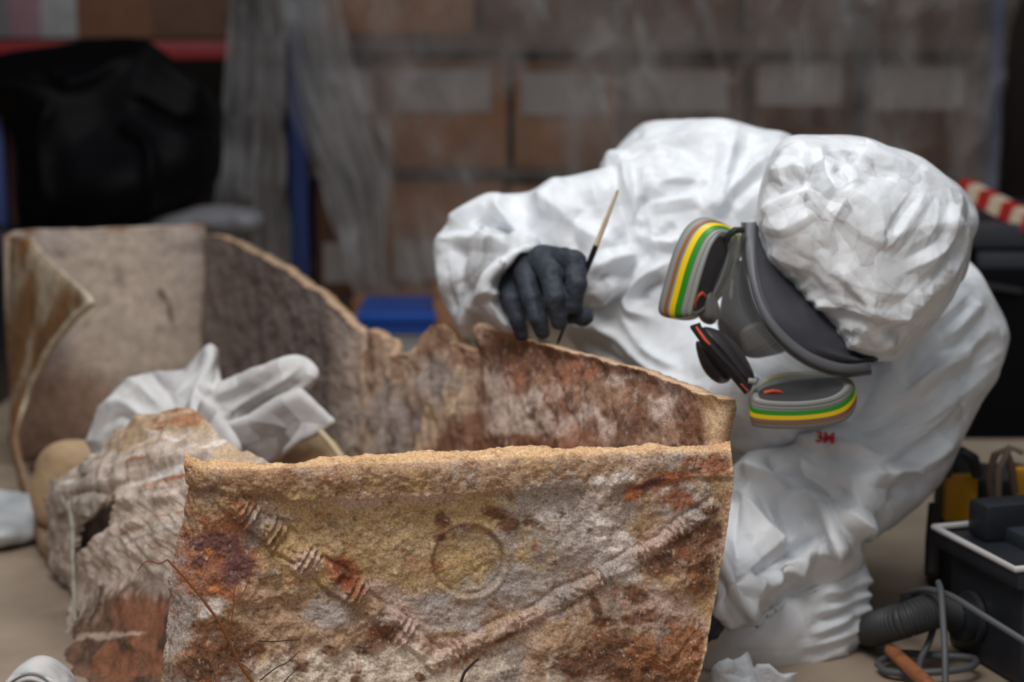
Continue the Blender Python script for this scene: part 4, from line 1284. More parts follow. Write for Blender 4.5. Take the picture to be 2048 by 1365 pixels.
# visor lens
va = [(1482, 452), (1466, 480), (1450, 520), (1436, 560), (1424, 600), (1430, 640), (1470, 700), (1510, 745), (1570, 765), (1640, 760)]
sheet('visor', [[(a[0], a[1], y + 0.004) for a, y in zip(fo, fY)], [((a[0] + b[0]) / 2, (a[1] + b[1]) / 2, y - 0.020) for a, b, y in zip(fo, va, fY)], [(b[0], b[1], y + 0.004) for b, y in zip(va, fY)], [(b[0] - 2, b[1] + 2, y + 0.05) for b, y in zip(va, fY)]], 60, 24, 0.002, M['visor'], resp)
puff('nose_cup', [([(1439, 618), (1448, 575), (1462, 540), (1485, 520), (1502, 560), (1530, 620), (1556, 668), (1575, 700), (1530, 715), (1495, 715), (1450, 690), (1435, 650)], 2.53, 0.035, 0.03)], M['dark'], resp, 2.5, 0.003, smooth=3)
puff('voice_panel', [([(1480, 660), (1520, 645), (1556, 680), (1500, 712), (1486, 700)], 2.500, 0.010, 0.008)], mat('taupe_plastic', srgb(92, 86, 82), 0.5), resp, 2.0, 0.002, smooth=2)
# exhalation unit
puff('exhale_unit', [([(1405, 655), (1440, 662), (1470, 684), (1495, 720), (1510, 757), (1500, 775), (1470, 760), (1440, 730), (1410, 690)], 2.450, 0.030, 0.026),
                     ([(1392, 682), (1420, 700), (1460, 755), (1440, 768), (1415, 752), (1398, 722)], 2.460, 0.030, 0.024)], mat('charcoal_plastic', srgb(58, 54, 57), 0.42), resp, 2.0, 0.003, k=0.008, smooth=3)
sheet('cover_plate', [[(1380, 652, 2.425), (1384, 662, 2.424), (1420, 710, 2.420), (1460, 755, 2.424), (1490, 790, 2.430)], [(1394, 648, 2.420), (1402, 664, 2.418), (1434, 706, 2.414), (1474, 748, 2.418), (1499, 784, 2.424)]], 50, 8, 0.009, M['dark'], resp)
MB().tube([PV(1392, 654, 2.414), PV(1400, 666, 2.411), PV(1410, 680, 2.409), PV(1420, 690, 2.408)], [.0011, .0018, .0018, .0010], 8).build('orange_line', M['orange'], resp)['label'] = 'orange line on the cover plate'
MB().tube([PV(1482, 768, 2.418), PV(1490, 777, 2.420), PV(1496, 783, 2.422)], .0010, 8).build('orange_line', M['orange'], resp)
MB().tube([PV(1497, 762, 2.43), PV(1510, 764, 2.428), PV(1514, 757, 2.432)], [.004, .0045, .003], 10).build('buckle', M['cart'], resp)
MB().tube([PV(1452, 486, 2.47), PV(1458, 470, 2.468), PV(1470, 461, 2.468), PV(1486, 460, 2.475)], [.003, .004, .0045, .004], 10).build('strap', mat('black_strap', srgb(28, 27, 30), 0.5), resp)


def cartridge(I, O, dark):
    root = bpy.data.objects.new('filter_cartridge', None); C.objects.link(root); root.parent = resp
    n = 72
    Iw = P(*crom(I, n, True).T); Ow = P(*crom(O, n, True).T)
    ci, co_ = Iw.mean(0), Ow.mean(0)
    def loft(t0, t1, push, name, m, rows=4, caps=False):
        ts = np.linspace(t0, t1, rows)
        rings = []
        for t in ts:
            r = Iw * (1 - t) + Ow * t; c = ci * (1 - t) + co_ * t
            bul = 1 + 0.05 * math.sin(math.pi * t)
            out = (r - c); ln = np.linalg.norm(out, axis=1, keepdims=True)
            rings.append(c + out * bul + out / ln * push)
        V = np.concatenate(rings); k = np.arange(n)
        Fs = [(a * n + i, a * n + (i + 1) % n, (a + 1) * n + (i + 1) % n, (a + 1) * n + i) for a in range(rows - 1) for i in range(n)]
        if caps:
            ins = ci + (Iw - ci) * 0.86 + (co_ - ci) * 0.10; ins2 = ci + (Iw - ci) * 0.80 + (co_ - ci) * 0.16
            b = len(V); V = np.concatenate([V, ins, ins2, [ci + (co_ - ci) * 0.2], [co_ + (co_ - ci) * 0.12]])
            Fs += [(i, (i + 1) % n, b + (i + 1) % n, b + i)[::-1] for i in range(n)]
            Fs += [(b + i, b + (i + 1) % n, b + n + (i + 1) % n, b + n + i)[::-1] for i in range(n)]
            Fs += [(b + n + i, b + n + (i + 1) % n, b + 2 * n) for i in range(n)]
            l = (rows - 1) * n
            Fs += [(l + i, l + (i + 1) % n, b + 2 * n + 1) for i in range(n)]
        o = mesh_obj(name, V, Fs, m, root); fix_normals(o)
        return o
    loft(0, 1, 0, 'housing', M['cart'], 10, True)
    loft(0.02, 0.10, 0.0016, 'ridge', M['cart'], 3)
    loft(0.16, 0.22, 0.0012, 'ridge', M['cart'], 3)
    loft(0.30, 0.46, 0.0008, 'stripe', M['green'])['label'] = 'green stripe'
    loft(0.46, 0.62, 0.0010, 'stripe', M['yellow'])['label'] = 'yellow stripe'
    loft(0.70, 0.79, 0.0008, 'stripe', M['brown'])['label'] = 'brown stripe'
    # dark inner face
    r = ci + (Iw - ci) * 0.90 + (co_ - ci) * 0.05
    V = np.concatenate([r, ci + (r - ci) * 0.5 + (co_ - ci) * 0.03, [ci + (co_ - ci) * 0.05]])
    Fs = [(i, (i + 1) % n, n + (i + 1) % n, n + i) for i in range(n)] + [(n + i, n + (i + 1) % n, 2 * n) for i in range(n)]
    mesh_obj('inner_face', V, Fs, M['cart_dark'], root)
    return root, ci


rA, cA = cartridge([(1385, 630, 2.440), (1393, 588, 2.436), (1408, 535, 2.440), (1424, 490, 2.448), (1444, 466, 2.462), (1460, 484, 2.478), (1454, 525, 2.480), (1437, 572, 2.474), (1412, 616, 2.458)],
          [(1317, 622, 2.480), (1330, 560, 2.476), (1350, 495, 2.480), (1376, 450, 2.490), (1412, 435, 2.505), (1462, 455, 2.530), (1487, 486, 2.540), (1472, 540, 2.540), (1440, 598, 2.530), (1392, 638, 2.505), (1345, 638, 2.490)], 0)
rB, cB = cartridge([(1507, 792, 2.420), (1530, 802, 2.412), (1600, 804, 2.410), (1662, 795, 2.415), (1694, 776, 2.435), (1688, 762, 2.465), (1640, 757, 2.480), (1570, 762, 2.480), (1520, 774, 2.455)],
          [(1503, 838, 2.430), (1515, 855, 2.418), (1600, 858, 2.414), (1680, 846, 2.422), (1710, 818, 2.445), (1711, 780, 2.490), (1690, 752, 2.510), (1620, 744, 2.515), (1550, 750, 2.510), (1508, 790, 2.470)], 0)
for pts in ([(1388, 618, 2.448), (1390, 604, 2.442), (1396, 592, 2.442), (1404, 586, 2.448), (1410, 592, 2.456)], [(1528, 786, 2.43), (1545, 782, 2.43), (1560, 784, 2.432), (1565, 788, 2.436)]):
    MB().tube([PV(*p) for p in pts], .0022, 8).build('orange_seal', M['orange'], resp)
puff('connector', [([(1395, 605), (1415, 580), (1430, 590), (1440, 625), (1425, 650), (1400, 640)], 2.475, 0.018, 0.014)], mat('clear_grey_plastic', srgb(118, 116, 114), 0.25), resp, 2.0, 0.0025, smooth=3)

# ------------------------------------------------------------------ the brush
brush = thing('paintbrush', 'thin paintbrush with cream and black handle, gripped upright in the gloved hand', 'brush')
a, b = PV(1236, 380, 2.585), PV(1128, 655, 2.622)
L = lambda t: a.lerp(b, t)
MB().tube([L(0), L(.02), L(.10), L(.25), L(.40)], [.0014, .0021, .0024, .0034, .0036], 12).build('handle', M['cream'], brush)
MB().tube([L(.395), L(.45), L(.6), L(.85)], [.0037, .0040, .0036, .0024], 12).build('handle_dip', mat('black_lacquer', srgb(22, 20, 22), 0.3), brush)
MB().tube([L(.85), L(.97), L(1.04)], [.0025, .0026, .0024], 12).build('ferrule', mat('dark_ferrule', srgb(70, 72, 76), 0.35, metal=0.6), brush)
MB().tube([L(1.03), L(1.09), L(1.15)], [.0022, .0024, .0006], 10).build('bristles', M['rootdark'], brush)

# ------------------------------------------------------------------ tissue bundle and pads inside the coffin
def cloth_disp(W, px, py, f): return 0.010 * tet(W, 0.12, 31) + 0.003 * tet(W, 0.05, 32) + 0.0004 * tet(W, 0.02, 33)
AMP[:] = [0.9, 0.7]
S = []
st('r', 14, .014, (421, 694), (412, 740), (396, 790), (385, 850))
st('r', 10, -.010, (436, 720), (432, 770), (410, 800))
st('r', 12, .012, (183, 846), (215, 815), (250, 812), (285, 838), (300, 850))
st('r', 12, -.010, (200, 860), (232, 835), (262, 842), (290, 862))
st('r', 12, .010, (256, 762), (290, 790), (330, 820))
st('r', 12, -.009, (300, 745), (330, 780), (350, 815))
st('r', 10, .010, (440, 840), (500, 800), (560, 765), (600, 735))
st('r', 9, -.012, (470, 845), (520, 815), (575, 780), (605, 760))
st('f', 16, .012, (625, 755), (560, 800), (500, 845), (450, 850))
st('t', 10, .010, (420, 790), (470, 775), (540, 745))
t = thing('tissue_bundle', 'crumpled bundle of white tissue paper lying inside the coffin behind the fallen wall', 'tissue paper')
puff('wrapping', [([(165, 884), (183, 844), (212, 804), (256, 760), (311, 741), (366, 738), (396, 708), (421, 692), (434, 702), (440, 749), (450, 800), (470, 870), (440, 960), (300, 960), (190, 930)], [(300, 750, 2.96), (200, 880, 2.92), (420, 700, 2.97), (400, 900, 2.78)], 0.04, 0.034, False)], M['tissue'], t, 3.2, 0.004, smooth=3, strokes=S, disp=cloth_disp)
puff('fold', [([(405, 776), (440, 768), (476, 756), (520, 742), (549, 730), (586, 722), (612, 728), (630, 747), (622, 768), (600, 790), (560, 812), (500, 850), (445, 862), (410, 830)], [(420, 800, 2.88), (600, 750, 2.82)], 0.016, 0.012)], M['tissue'], t, 3.0, 0.003, smooth=3, strokes=S, disp=cloth_disp)
puff('fold', [([(440, 850), (500, 835), (560, 800), (600, 783), (640, 818), (667, 844), (650, 858), (600, 884), (545, 930), (480, 960), (440, 940)], [(560, 850, 2.80)], 0.009, 0.006, False)], M['tissue'], t, 3.0, 0.003, smooth=3, disp=cloth_disp)
puff('fold', [([(405, 800), (450, 845), (480, 900), (470, 960), (420, 950), (390, 880)], 2.76, 0.014, 0.010)], M['tissue'], t, 3.0, 0.003, smooth=3, disp=cloth_disp)
tag(puff('foam_pad', [([(62, 1010), (70, 940), (90, 898), (130, 880), (190, 882), (260, 900), (300, 1000), (250, 1060), (100, 1060)], 3.08, 0.05, 0.045)], M['tan_foam'], None, 4, 0.005, smooth=3, disp=lambda W, px, py, f: 0.003 * fbm(W, 0.05, 3)),
    'rounded tan foam pad in the coffin at the left of the tissue bundle', 'foam')
tag(puff('foam_pad', [([(545, 960), (560, 910), (590, 880), (630, 866), (668, 880), (692, 920), (690, 970)], 2.86, 0.04, 0.04)], M['tan_foam'], None, 4, 0.005, smooth=3, disp=lambda W, px, py, f: 0.003 * fbm(W, 0.05, 3)),
    'rounded tan foam pad in the coffin at the right below the tissue bundle', 'foam')
tag(MB().tube([PV(632, 855, 2.80), PV(660, 885, 2.76), PV(700, 940, 2.72)], .0048, 10).build('wooden_stick', mat('pale_wood', srgb(196, 176, 142), 0.6, var=0.15), None), 'thin pale wooden stick leaning beside the right foam pad', 'stick')

# ------------------------------------------------------------------ rolls and foam by the near end
r = thing('foam_roll', 'rolled white foam film standing on the floor at the bottom left', 'packing roll')
cx, cz, yy = P(62, 1412, 2.36)[0], P(62, 1412, 2.36)[2], 2.36
cz = 0.0445; yy = 2.235; cx = P(66, 1400, 2.24)[0]
bm = bmesh.new(); prev = None
n = 420
for i in range(n + 1):
    a = i / n * 2 * math.pi * 6.5; rr = 0.008 + 0.0055 * a / (2 * math.pi) * 1.0 + 0.0008 * math.sin(a * 5)
    ring = [bm.verts.new((cx + rr * math.cos(a), yy + 0.004 * math.sin(a * 1.3) + d, cz + rr * math.sin(a))) for d in (0, 0.02, 0.04, 0.06)]
    if prev:
        for k in range(3): bm.faces.new((prev[k], prev[k + 1], ring[k + 1], ring[k]))
    prev = ring
me = bpy.data.meshes.new('rolled_sheet'); bm.to_mesh(me); bm.free()
for p in me.polygons: p.use_smooth = True
me.materials.append(M['tissue'])
o = bpy.data.objects.new('rolled_sheet', me); C.objects.link(o); o.parent = r
sm = o.modifiers.new('thick', 'SOLIDIFY'); sm.thickness = 0.0032

def foam_disp(W, px, py, f): return 0.006 * tet(W, 0.05, 41) + 0.003 * tet(W, 0.02, 42) + 0.0006 * fbm(W, 0.004, 43, 2)
S = []
st('t', 8, .008, (1413, 1352), (1430, 1338), (1470, 1330))
st('t', 7, -.006, (1450, 1345), (1475, 1348), (1500, 1362))
fm = mat('foam_film', (0.72, 0.74, 0.77), 0.6, bump=0.8, bscale=260, bumpdist=0.002)
t = thing('foam_sheet', 'crumpled piece of white packing foam on the floor in front of the knee', 'packing foam')
puff('sheet_piece', [([(1405, 1372), (1428, 1338), (1466, 1321), (1492, 1297), (1506, 1304), (1514, 1345), (1540, 1400), (1400, 1410)], [(1450, 1350, 2.31), (1500, 1310, 2.36)], 0.016, 0.012, False)], fm, t, 2.6, 0.003, smooth=2, strokes=S, disp=foam_disp)
puff('sheet_piece', [([(1500, 1345), (1512, 1322), (1541, 1319), (1566, 1338), (1600, 1345), (1585, 1372), (1540, 1410), (1500, 1400)], 2.345, 0.014, 0.011, False)], fm, t, 2.6, 0.003, smooth=2, disp=foam_disp)

# plastic sheet on the floor at far left
S = []
t = tag(puff('plastic_sheet', [([(-60, 985), (0, 978), (60, 990), (95, 1030), (90, 1075), (30, 1092), (-60, 1095)], [(0, 1080, 3.06), (0, 990, 3.25)], 0.03, 0.028)], mat('milky_film', srgb(190, 192, 194), 0.35), None, 4, 0.005, smooth=3, disp=lambda W, px, py, f: 0.008 * tet(W, 0.07, 44) + 0.003 * tet(W, 0.03, 45)),
        'milky plastic sheet lying on the floor left of the torn wall', 'plastic sheet')
for i, (px, Y, w, h, lab) in enumerate([(-10, 4.3, .22, .30, 'dark crate standing on the floor at the left edge beyond the torn wall')]):
    c = P(px, 700, Y)
    t = thing('crate', lab, 'crate')
    MB().box((c[0] - w / 2 + .02, Y, h / 2), (w, .3, h), bev=.006).build('body', M['navy'], t)
    MB().box((c[0] - w / 2 + .02, Y, h + .008), (w + .02, .32, .02), bev=.005).build('rim', M['navy'], t)

# ------------------------------------------------------------------ storage racks behind the film
def pbox(mb, x0, x1, y0, y1, Y, dep, bev=0.0):
    a, b = P(x0, y1, Y), P(x1, y0, Y)
    mb.box(((a[0] + b[0]) / 2, Y + dep / 2, (a[2] + b[2]) / 2), (abs(b[0] - a[0]), dep, abs(b[2] - a[2])), bev=bev)
    return mb


rack = thing('storage_rack', 'blue steel storage rack full of boxes behind the plastic curtain', 'rack')
for px, w in ((598, 34), (1984, 20), (1310, 18)):
    c = P(px, 300, 5.42)
    if px == 1310: continue
    ww = w / F * 5.42
    m = MB().box((c[0], 5.42, 0.7), (ww, 0.05, 1.4), bev=.003)
    m.build('upright', M['blue'], rack)
    MB().box((c[0], 6.05, 0.7), (ww, 0.05, 1.4), bev=.003).build('upright', M['blue'], rack)
for py in (600, 342, 84):
    a, b = P(575, py, 5.46), P(2010, py, 5.46)
    zb = P(600, {600: 594, 342: 337, 84: 77}[py], 5.52)[2] - 0.0135
    MB().box(((a[0] + b[0]) / 2, 5.76, zb), (b[0] - a[0], 0.54, 0.022)).build('shelf_board', mat('grey_brown_board', srgb(84, 72, 66), 0.8), rack)
    if py == 84:
        MB().box(((a[0] + b[0]) / 2, 5.45, a[2]), (b[0] - a[0], 0.03, 0.05)).build('beam', mat('brown_beam', srgb(90, 66, 54), 0.6), rack)
ordn = ['first', 'second', 'third', 'fourth', 'fifth', 'sixth', 'seventh']
rows = [('middle', 337, [(640, 762, 112), (772, 1015, 112), (1028, 1240, 118), (1250, 1490, 112), (1500, 1716, 100), (1728, 1965, 108)]),
        ('bottom', 594, [(636, 756, 366), (764, 1008, 360), (1020, 1236, 372), (1246, 1484, 366), (1494, 1712, 366), (1722, 1962, 366)]),
        ('top', 77, [(640, 948, -130), (962, 1220, -120), (1232, 1480, -140), (1492, 1700, -120), (1710, 1960, -130)])]
for rn_, yb, cols_ in rows:
    for i, (x0, x1, yt) in enumerate(cols_):
        t = thing('archive_box', 'brown cardboard box behind the plastic curtain, %s from the left on the %s shelf' % (ordn[i], rn_), 'box', 'cardboard boxes on the rack')
        cm = M['card'] if (rn_ == 'top' and i == 0) or (rn_ != 'top' and i in (1, 2)) else M['card2']
        pbox(MB(), x0, x1, yt + 10, yb, 5.52, .36, .004).build('body', cm, t)
        pbox(MB(), x0 - 2, x1 + 2, yt, yt + 22, 5.512, .376, .004).build('lid', cm, t)
        w = x1 - x0
        if rn_ == 'middle': pbox(MB(), x0 + w * .07, x0 + w * .86, yt + 26, yt + 112, 5.512, .006).build('label_sheet', M['label'], t)
        if rn_ == 'bottom' and i in (0, 1): pbox(MB(), x0 + w * .1, x0 + w * .7, yt + 120, yt + 200, 5.512, .006).build('label_sheet', M['label'], t)

# left bay, seen over the black bundle
rack2 = thing('storage_rack', 'storage rack with a red beam behind the black bundle at the left', 'rack')
a, b = P(-60, 100, 5.6), P(470, 100, 5.6)
MB().box(((a[0] + b[0]) / 2, 5.6, a[2]), (b[0] - a[0], .05, .048), bev=.003).build('beam', M['redbeam'], rack2)
MB().box(((a[0] + b[0]) / 2, 5.9, a[2] + .018), (b[0] - a[0], .54, .02)).build('shelf_board', mat('board_brown', srgb(84, 62, 50), 0.8), rack2)
MB().box((P(-50, 100, 5.6)[0], 5.6, 0.7), (.05, .05, 1.4), bev=.003).build('upright', M['blue'], rack2)
for i, (x0, x1, c, lab) in enumerate([(-60, 16, srgb(120, 116, 120), 'grey carton at the left end above the black bundle'), (20, 76, srgb(150, 116, 126), 'pinkish carton above the black bundle, between grey and white ones'),
                                      (82, 148, srgb(160, 160, 162), 'pale white carton above the black bundle'), (156, 300, srgb(120, 82, 60), 'wide brown carton on the red-beamed rack'), (306, 460, srgb(104, 76, 60), 'darker brown carton on the red-beamed rack next to the curtain')]):
    t = thing('carton', lab, 'box')
    pbox(MB(), x0, x1, -120, 76, 5.66, .34, .004).build('body', mat('carton_side', c, .8, var=.1), t)
    pbox(MB(), x0 + 4, x1 - 4, -60, -52, 5.655, .008).build('tape', M['label'], t)

# blue post and cardboard at the left edge
tag(MB().box((P(4, 500, 4.75)[0], 4.75, .33), (.042, .05, .66), bev=.004).build('blue_post', M['blue'], None), 'blue steel post standing at the left edge of the picture', 'post')
t = thing('cardboard_box', 'brown cardboard box half hidden behind the black bundle at the left', 'box')
pbox(MB(), 10, 60, 260, 660, 4.9, .3, .01).build('body', M['card'], t)
pbox(MB(), 8, 62, 250, 266, 4.89, .32, .004).build('flap', M['card'], t)

# black bundle
S = []
st('r', 10, .03, (85, 130), (110, 165), (130, 178))
st('r', 16, .03, (20, 150), (150, 170), (270, 110))
st('r', 20, .04, (270, 80), (330, 150), (420, 210))
st('r', 18, -.03, (260, 200), (330, 230), (430, 260))
st('r', 20, .03, (240, 250), (300, 300), (290, 420))
st('r', 18, .03, (100, 200), (90, 300), (110, 420))
t = tag(puff('black_bundle', [([(-80, 130), (0, 108), (120, 92), (268, 70), (330, 98), (425, 180), (445, 240), (440, 350), (380, 408), (290, 445), (150, 475), (60, 470), (30, 420), (20, 300), (-10, 230), (-80, 220)],
        [(200, 200, 4.75), (0, 300, 4.7), (250, 440, 4.6)], 0.24, 0.16)], M['black'], None, 5, 0.012, smooth=3, strokes=S, disp=lambda W, px, py, f: 0.02 * tet(W, 0.3, 51) + 0.006 * tet(W, 0.12, 52)),
        'large bundle wrapped in black plastic film beyond the far end of the coffin', 'bundle')
t = tag(puff('crate_under_bundle', [([(-60, 446), (300, 456), (440, 470), (430, 640), (-60, 660)], 4.75, 0.16, 0.02, False)], M['navy'], None, 6, 0.012, smooth=1), 'dark crate on the floor carrying the black bundle', 'crate')
t.name = 'storage_crate'
tag(puff('grey_film', [([(280, 452), (330, 425), (400, 408), (450, 405), (520, 430), (500, 470), (400, 480), (300, 470)], 4.55, 0.05, 0.04)], mat('dull_film', srgb(120, 120, 124), .4), None, 5, 0.008, smooth=3, disp=lambda W, px, py, f: 0.012 * tet(W, 0.09, 55)),
    'heap of dull grey plastic film between the black bundle and the curtain', 'plastic sheet')

# ------------------------------------------------------------------ hanging plastic film
def curtain(name, ls, rs, top, bot, Y, amp, nw, m, lab, seed, nu=260, nv=90):
    v = np.linspace(0, 1, nv); u = np.linspace(0, 1, nu)
    yy = top + (bot - top) * v
    lx = np.interp(yy, [a[1] for a in ls], [a[0] for a in ls]); rx = np.interp(yy, [a[1] for a in rs], [a[0] for a in rs])
    px = lx[:, None] * (1 - u) + rx[:, None] * u; py = yy[:, None].repeat(nu, 1)
    base = P(px, py, Y + 0 * px)
    q = np.stack([u[None, :] * nw / 6.0 + 0 * px + 0.10 * v[:, None] * np.sin(u * 9)[None, :], v[:, None] * 0.55 + 0 * px, 0 * px], -1)
    f = fbm(q, 0.20, seed, 2, 0.45)
    fold = np.abs(vnoise(q, 0.11, seed + 3)) ** 0.7
    q2 = np.stack([px * 0.0014, py * 0.0014, 0 * px], -1)
    d = amp * (f + 0.8 * fold) + amp * 0.5 * tet(q2, 0.13, seed + 5)
    base[..., 1] += d
    idx = np.arange(nu * nv).reshape(nv, nu)
    Q = np.stack([idx[:-1, :-1], idx[:-1, 1:], idx[1:, 1:], idx[1:, :-1]], -1).reshape(-1, 4)
    return tag(mesh_obj(name, base.reshape(-1, 3), Q, m, None), lab, 'plastic curtain')


curtain('plastic_curtain', [(455, -160), (452, 100), (440, 300), (430, 480), (425, 640)], [(575, -160), (570, 150), (578, 400), (590, 640)], -160, 640, 5.05, 0.10, 11, M['film2'],
        'gathered strip of clear plastic film hanging left of the blue upright', 61, 220, 60)
curtain('plastic_curtain', [(470, -160), (500, 60), (560, 200), (640, 360), (700, 560), (740, 640)], [(2050, -160), (2034, 100), (2008, 360), (1998, 640)], -160, 612, 5.12, 0.06, 20, M['film'],
        'wide sheet of cloudy plastic film hanging in front of the boxes', 64, 560, 150)
curtain('plastic_curtain', [(540, -160), (552, 60), (590, 200), (650, 360), (700, 560), (730, 640)], [(640, -160), (700, 100), (770, 360), (780, 560), (790, 640)], -160, 630, 5.03, 0.07, 6, M['film2'],
        'doubled edge of the wide plastic film, slanting down right of the blue upright', 71, 120, 60)

# blue tray and cardboard on the floor by the curtain
t = thing('blue_tray', 'shallow blue plastic tray on the floor in front of the curtain', 'tray')
pbox(MB(), 712, 872, 628, 646, 4.55, .30, .006).build('rim', M['bluetray'], t)
pbox(MB(), 718, 866, 646, 668, 4.565, .27, .006).build('body', M['bluetray'], t)
t = thing('cardboard_box', 'grey-sided box under the blue tray', 'box')
pbox(MB(), 722, 872, 669, 790, 4.58, .28, .004).build('body', mat('pale_grey_card', srgb(150, 146, 146), .8), t)
pbox(MB(), 720, 874, 669, 678, 4.575, .29, .002).build('lid', mat('pale_grey_lid', srgb(160, 156, 154), .8), t)
t = thing('cardboard_box', 'low brown cardboard box behind the blue tray', 'box')
pbox(MB(), 705, 868, 606, 760, 4.90, .14, .004).build('body', M['card'], t)
pbox(MB(), 703, 870, 603, 612, 4.895, .15, .002).build('flap', M['card'], t)
t = thing('cardboard_box', 'upright brown cardboard box between the blue tray and the elbow', 'box')
pbox(MB(), 868, 930, 584, 780, 4.60, .22, .004).build('body', M['card'], t)
pbox(MB(), 866, 932, 580, 590, 4.595, .23, .002).build('flap', M['card'], t)

# ------------------------------------------------------------------ right side: table, barrier plank, bag, vacuum case
t = thing('table', 'low black table behind the shoulder, with a thick dark edge', 'table')
a = P(1940, 470, 3.95)
tz = 0.40
MB().box((a[0] + .45, 4.25, tz), (.92, .52, .05), bev=.006).build('tabletop', M['table'], t)
MB().box((a[0] + .45, 3.97, tz - .055), (.86, .03, .05), bev=.004).build('apron', M['table'], t)
for x, y in ((.10, 4.02), (.82, 4.02), (.10, 4.5), (.82, 4.5)):
    MB().tube([(a[0] + x - .03, y, tz - .05), (a[0] + x + .03, y, 0)], .016, 10).build('leg', M['table'], t)
t = thing('barrier_plank', 'red and cream striped barrier plank lying on the black table', 'plank')
p0, p1 = PV(1925, 374, 4.12), PV(2075, 452, 3.98)
dv = (p1 - p0); n = 9
ang = math.atan2(dv.y, dv.x)
from mathutils import Matrix
cuts = [0, .12, .27, .42, .57, .72, .86, 1.0]
for i in range(7):
    q0, q1 = p0.lerp(p1, cuts[i]), p0.lerp(p1, cuts[i + 1]); mid = (q0 + q1) / 2
    X = dv.normalized(); Yv = Vector((-X.y, X.x, 0)).normalized(); Z = X.cross(Yv)
    R = Matrix((X, Yv, Z)).transposed()
    MB().box(mid, ((q1 - q0).length, .035, .034), rot=R).build('band', M['tapered'] if i % 2 == 0 else M['tapewhite'], t, False)
t = thing('dark_fill_box', 'added black box filling the dark area under the table at the right edge', 'case')  # black box added to fill the dark area below the tabletop
c = P(1995, 700, 3.75)
MB().box((c[0] + .10, 4.1, .17), (.42, .40, .34), bev=.01).build('body', mat('black_fill', srgb(9, 9, 12), .8, spec=.1), t)
MB().tube([(c[0] - .05, 3.9, .30), (c[0], 3.88, .315), (c[0] + .08, 3.9, .30)], .006, 8).build('handle', M['dark'], t)

# yellow and black tool bag
t = thing('tool_bag', 'black and yellow tool bag behind the dark vacuum case', 'bag')
pbx = lambda x0, x1, y0, y1, Y, d, m, nm, bv=.01: pbox(MB(), x0, x1, y0, y1, Y, d, bv).build(nm, m, t)
puff('body', [([(1866, 1010), (1880, 960), (1892, 925), (1925, 905), (1950, 925), (2060, 930), (2080, 1000), (2075, 1190), (1868, 1200)], 2.93, 0.10, 0.03)], mat('black_cloth', srgb(30, 27, 30), .7), t, 4, .006, smooth=2, disp=lambda W, px, py, f: .003 * tet(W, .04, 81))
pbx(1888, 1958, 952, 1046, 2.815, .02, M['bootyellow'], 'yellow_panel', .006)
pbx(2030, 2080, 938, 1000, 2.812, .02, M['bootyellow'], 'yellow_panel', .006)
MB().tube([PV(1892, 950, 2.80), PV(1900, 915, 2.79), PV(1925, 905, 2.79), PV(1946, 918, 2.79), PV(1955, 950, 2.80)], .009, 10).build('handle', M['dark'], t)
MB().tube([PV(1985, 1000, 2.78), PV(1978, 950, 2.77), PV(1990, 910, 2.77), PV(2010, 900, 2.77), PV(2022, 930, 2.77), PV(2030, 985, 2.78)], .006, 8).build('strap', mat('brown_strap', srgb(104, 84, 74), .7), t)
MB().tube([PV(1996, 995, 2.775), PV(1998, 940, 2.765), PV(2020, 895, 2.765), PV(2045, 905, 2.77)], .005, 8).build('strap', mat('grey_strap', srgb(130, 112, 100), .7), t)
MB().tube([PV(1870, 1010, 2.80), PV(1864, 1080, 2.77), PV(1862, 1150, 2.74)], .010, 8).build('side_strap', mat('dark_strap', srgb(40, 30, 30), .7), t)

# vacuum case with hose
t = thing('vacuum_case', 'dark blue-black vacuum case with a pale strip along its lid edge and a hose port', 'vacuum cleaner')
A = Vector((P(1897, 1200, 2.60)[0], 2.60, 0)); B = Vector((P(2046, 1200, 2.42)[0], 2.42, 0))
X = (B - A); Lx = X.length; X.normalize(); Nn = Vector((-X.y, X.x, 0))      # Nn points right/back
R = Matrix((X, Nn, Vector((0, 0, 1)))).transposed()
cen = lambda s, w, z: A + X * s + Nn * w + Vector((0, 0, z))
MB().box(cen(Lx / 2, .16, .072), (Lx, .32, .136), rot=R, bev=.008).build('body', M['navy'], t)
MB().box(cen(Lx / 2 - .004, .16, .146), (Lx + .03, .35, .022), rot=R, bev=.006).build('lid_rim', M['navy'], t)
hw = .0035
MB().tube([cen(-.018, .05, .163), cen(-.018, -.016, .163), cen(Lx + .008, -.018, .163), cen(Lx + .012, .3, .163)], .0042, 10).build('pale_strip', M['whitestrip'], t)['label'] = 'pale strip along the lid edge'
MB().box(cen(.03, .13, .182), (.05, .22, .05), rot=R, bev=.008).build('lid', M['navy'], t)
MB().box(cen(Lx / 2 + .02, .17, .165), (Lx - .04, .24, .022), rot=R, bev=.006).build('lid_panel', mat('dark_lid_panel', srgb(46, 50, 58), .45), t)
MB().box(cen(Lx - .02, .15, .178), (.04, .14, .04), rot=R, bev=.006).build('latch', M['navy'], t)
arc = [cen(.055 + .05 * math.sin(k / 8 * 1.5), .10 + .14 * k / 8, .178) for k in range(9)]
MB().tube(arc, .0035, 8).build('seal', M['cable'], t)
pc = cen(.070, 0, .062)
MB().tube([pc + Nn * .01, pc - Nn * .028], .030, 24).build('hose_port', M['navy'], t)
MB().tube([pc - Nn * .002, pc - Nn * .010], .035, 24).build('port_collar', M['dark'], t)
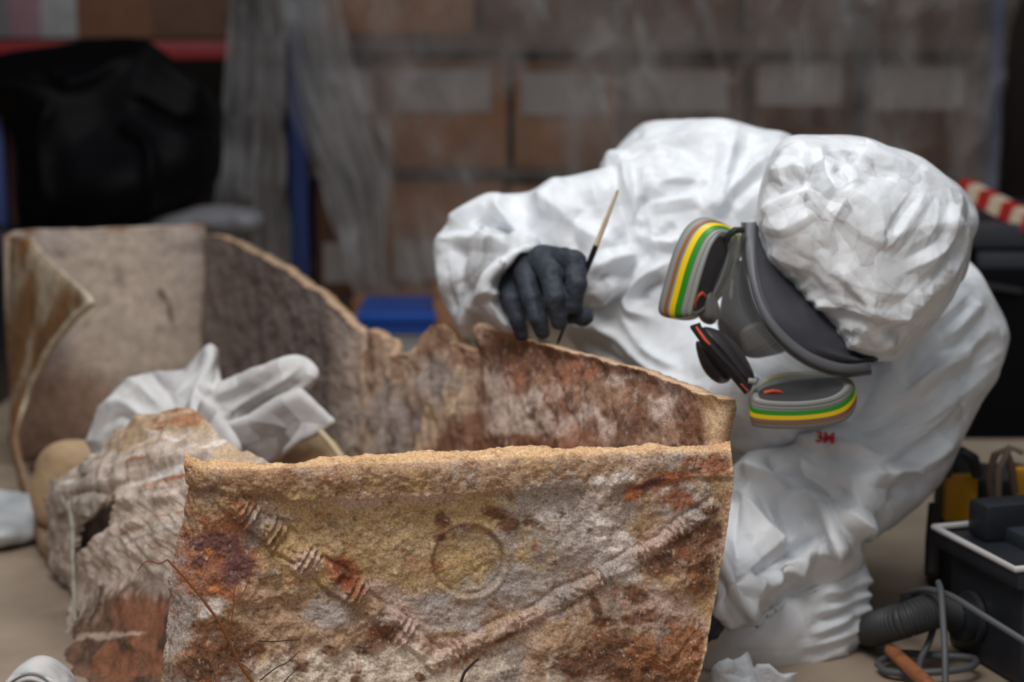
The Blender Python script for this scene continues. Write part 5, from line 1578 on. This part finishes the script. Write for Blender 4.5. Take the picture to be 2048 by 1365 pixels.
# corrugated hose
pts = crom([tuple(pc - Nn * .02), tuple(PV(1876, 1222, 2.51)), tuple(PV(1805, 1242, 2.49)), tuple(PV(1742, 1260, 2.57)), tuple(PV(1690, 1270, 2.72)), tuple(PV(1600, 1280, 2.80))], 260)
pts[:, 2] = np.maximum(pts[:, 2], 0.025)
rad = [.0228 - .003 * max(0, 1 - i / 60) + .0010 * (1 if (i // 2) % 2 else -1) for i in range(260)]
tag(MB().tube([Vector(p.tolist()) for p in pts], rad, 20).build('vacuum_hose', M['hose'], None), 'dark ribbed hose running from the vacuum case behind the knee', 'hose')


def cable(name, pp, r, lab, m=None, n=60):
    q = crom([tuple(PV(*p)) for p in pp], n); q[:, 2] = np.maximum(q[:, 2], r * 0.9)
    return tag(MB().tube([Vector(p.tolist()) for p in q], r, 10).build(name, m or M['cable'], None), lab, 'cable')


cable('power_cable', [(1877, 1166, 2.46), (1882, 1185, 2.42), (1886, 1240, 2.38), (1890, 1310, 2.34), (1891, 1400, 2.31)], .0042, 'grey cable dropping straight down in front of the vacuum case')
cable('power_cable', [(1805, 1192, 2.60), (1850, 1180, 2.50), (1900, 1192, 2.44), (1960, 1228, 2.39), (2060, 1290, 2.33)], .0042, 'grey cable slanting down across the side of the vacuum case')
cable('power_cable', [(1795, 1215, 2.58), (1815, 1196, 2.56), (1850, 1190, 2.54), (1880, 1205, 2.52)], .0040, 'short dark cable arching over the ribbed hose', M['dark'])
cable('power_cable', [(1755, 1325, 2.50), (1800, 1308, 2.52), (1870, 1312, 2.50), (1945, 1318, 2.48), (1940, 1335, 2.45), (1870, 1345, 2.44), (1780, 1345, 2.46), (1755, 1328, 2.49)], .0050, 'loop of grey cable lying on the floor in front of the hose')
cable('power_cable', [(1868, 1255, 2.52), (1856, 1290, 2.49), (1840, 1325, 2.47), (1835, 1380, 2.42)], .0045, 'thin grey cable running down behind the wooden handle')
t = thing('wooden_tool', 'worn orange-brown wooden tool handle lying on the floor beside the hose', 'tool handle')
h0, h1 = PV(1778, 1298, 2.50), PV(1880, 1392, 2.34)
h0.z = max(h0.z, .012); h1.z = max(h1.z, .010)
MB().tube([h0.lerp(h1, k) for k in (0, .02, .1, .5, .9, 1)], [.005, .0078, .0088, .0095, .0092, .006], 16).build('grip', M['woodh'], t)
MB().tube([h0.lerp(h1, -.01), h0.lerp(h1, .03)], [.004, .0055], 12).build('end_cap', mat('brown_end', srgb(120, 70, 40), .6), t)
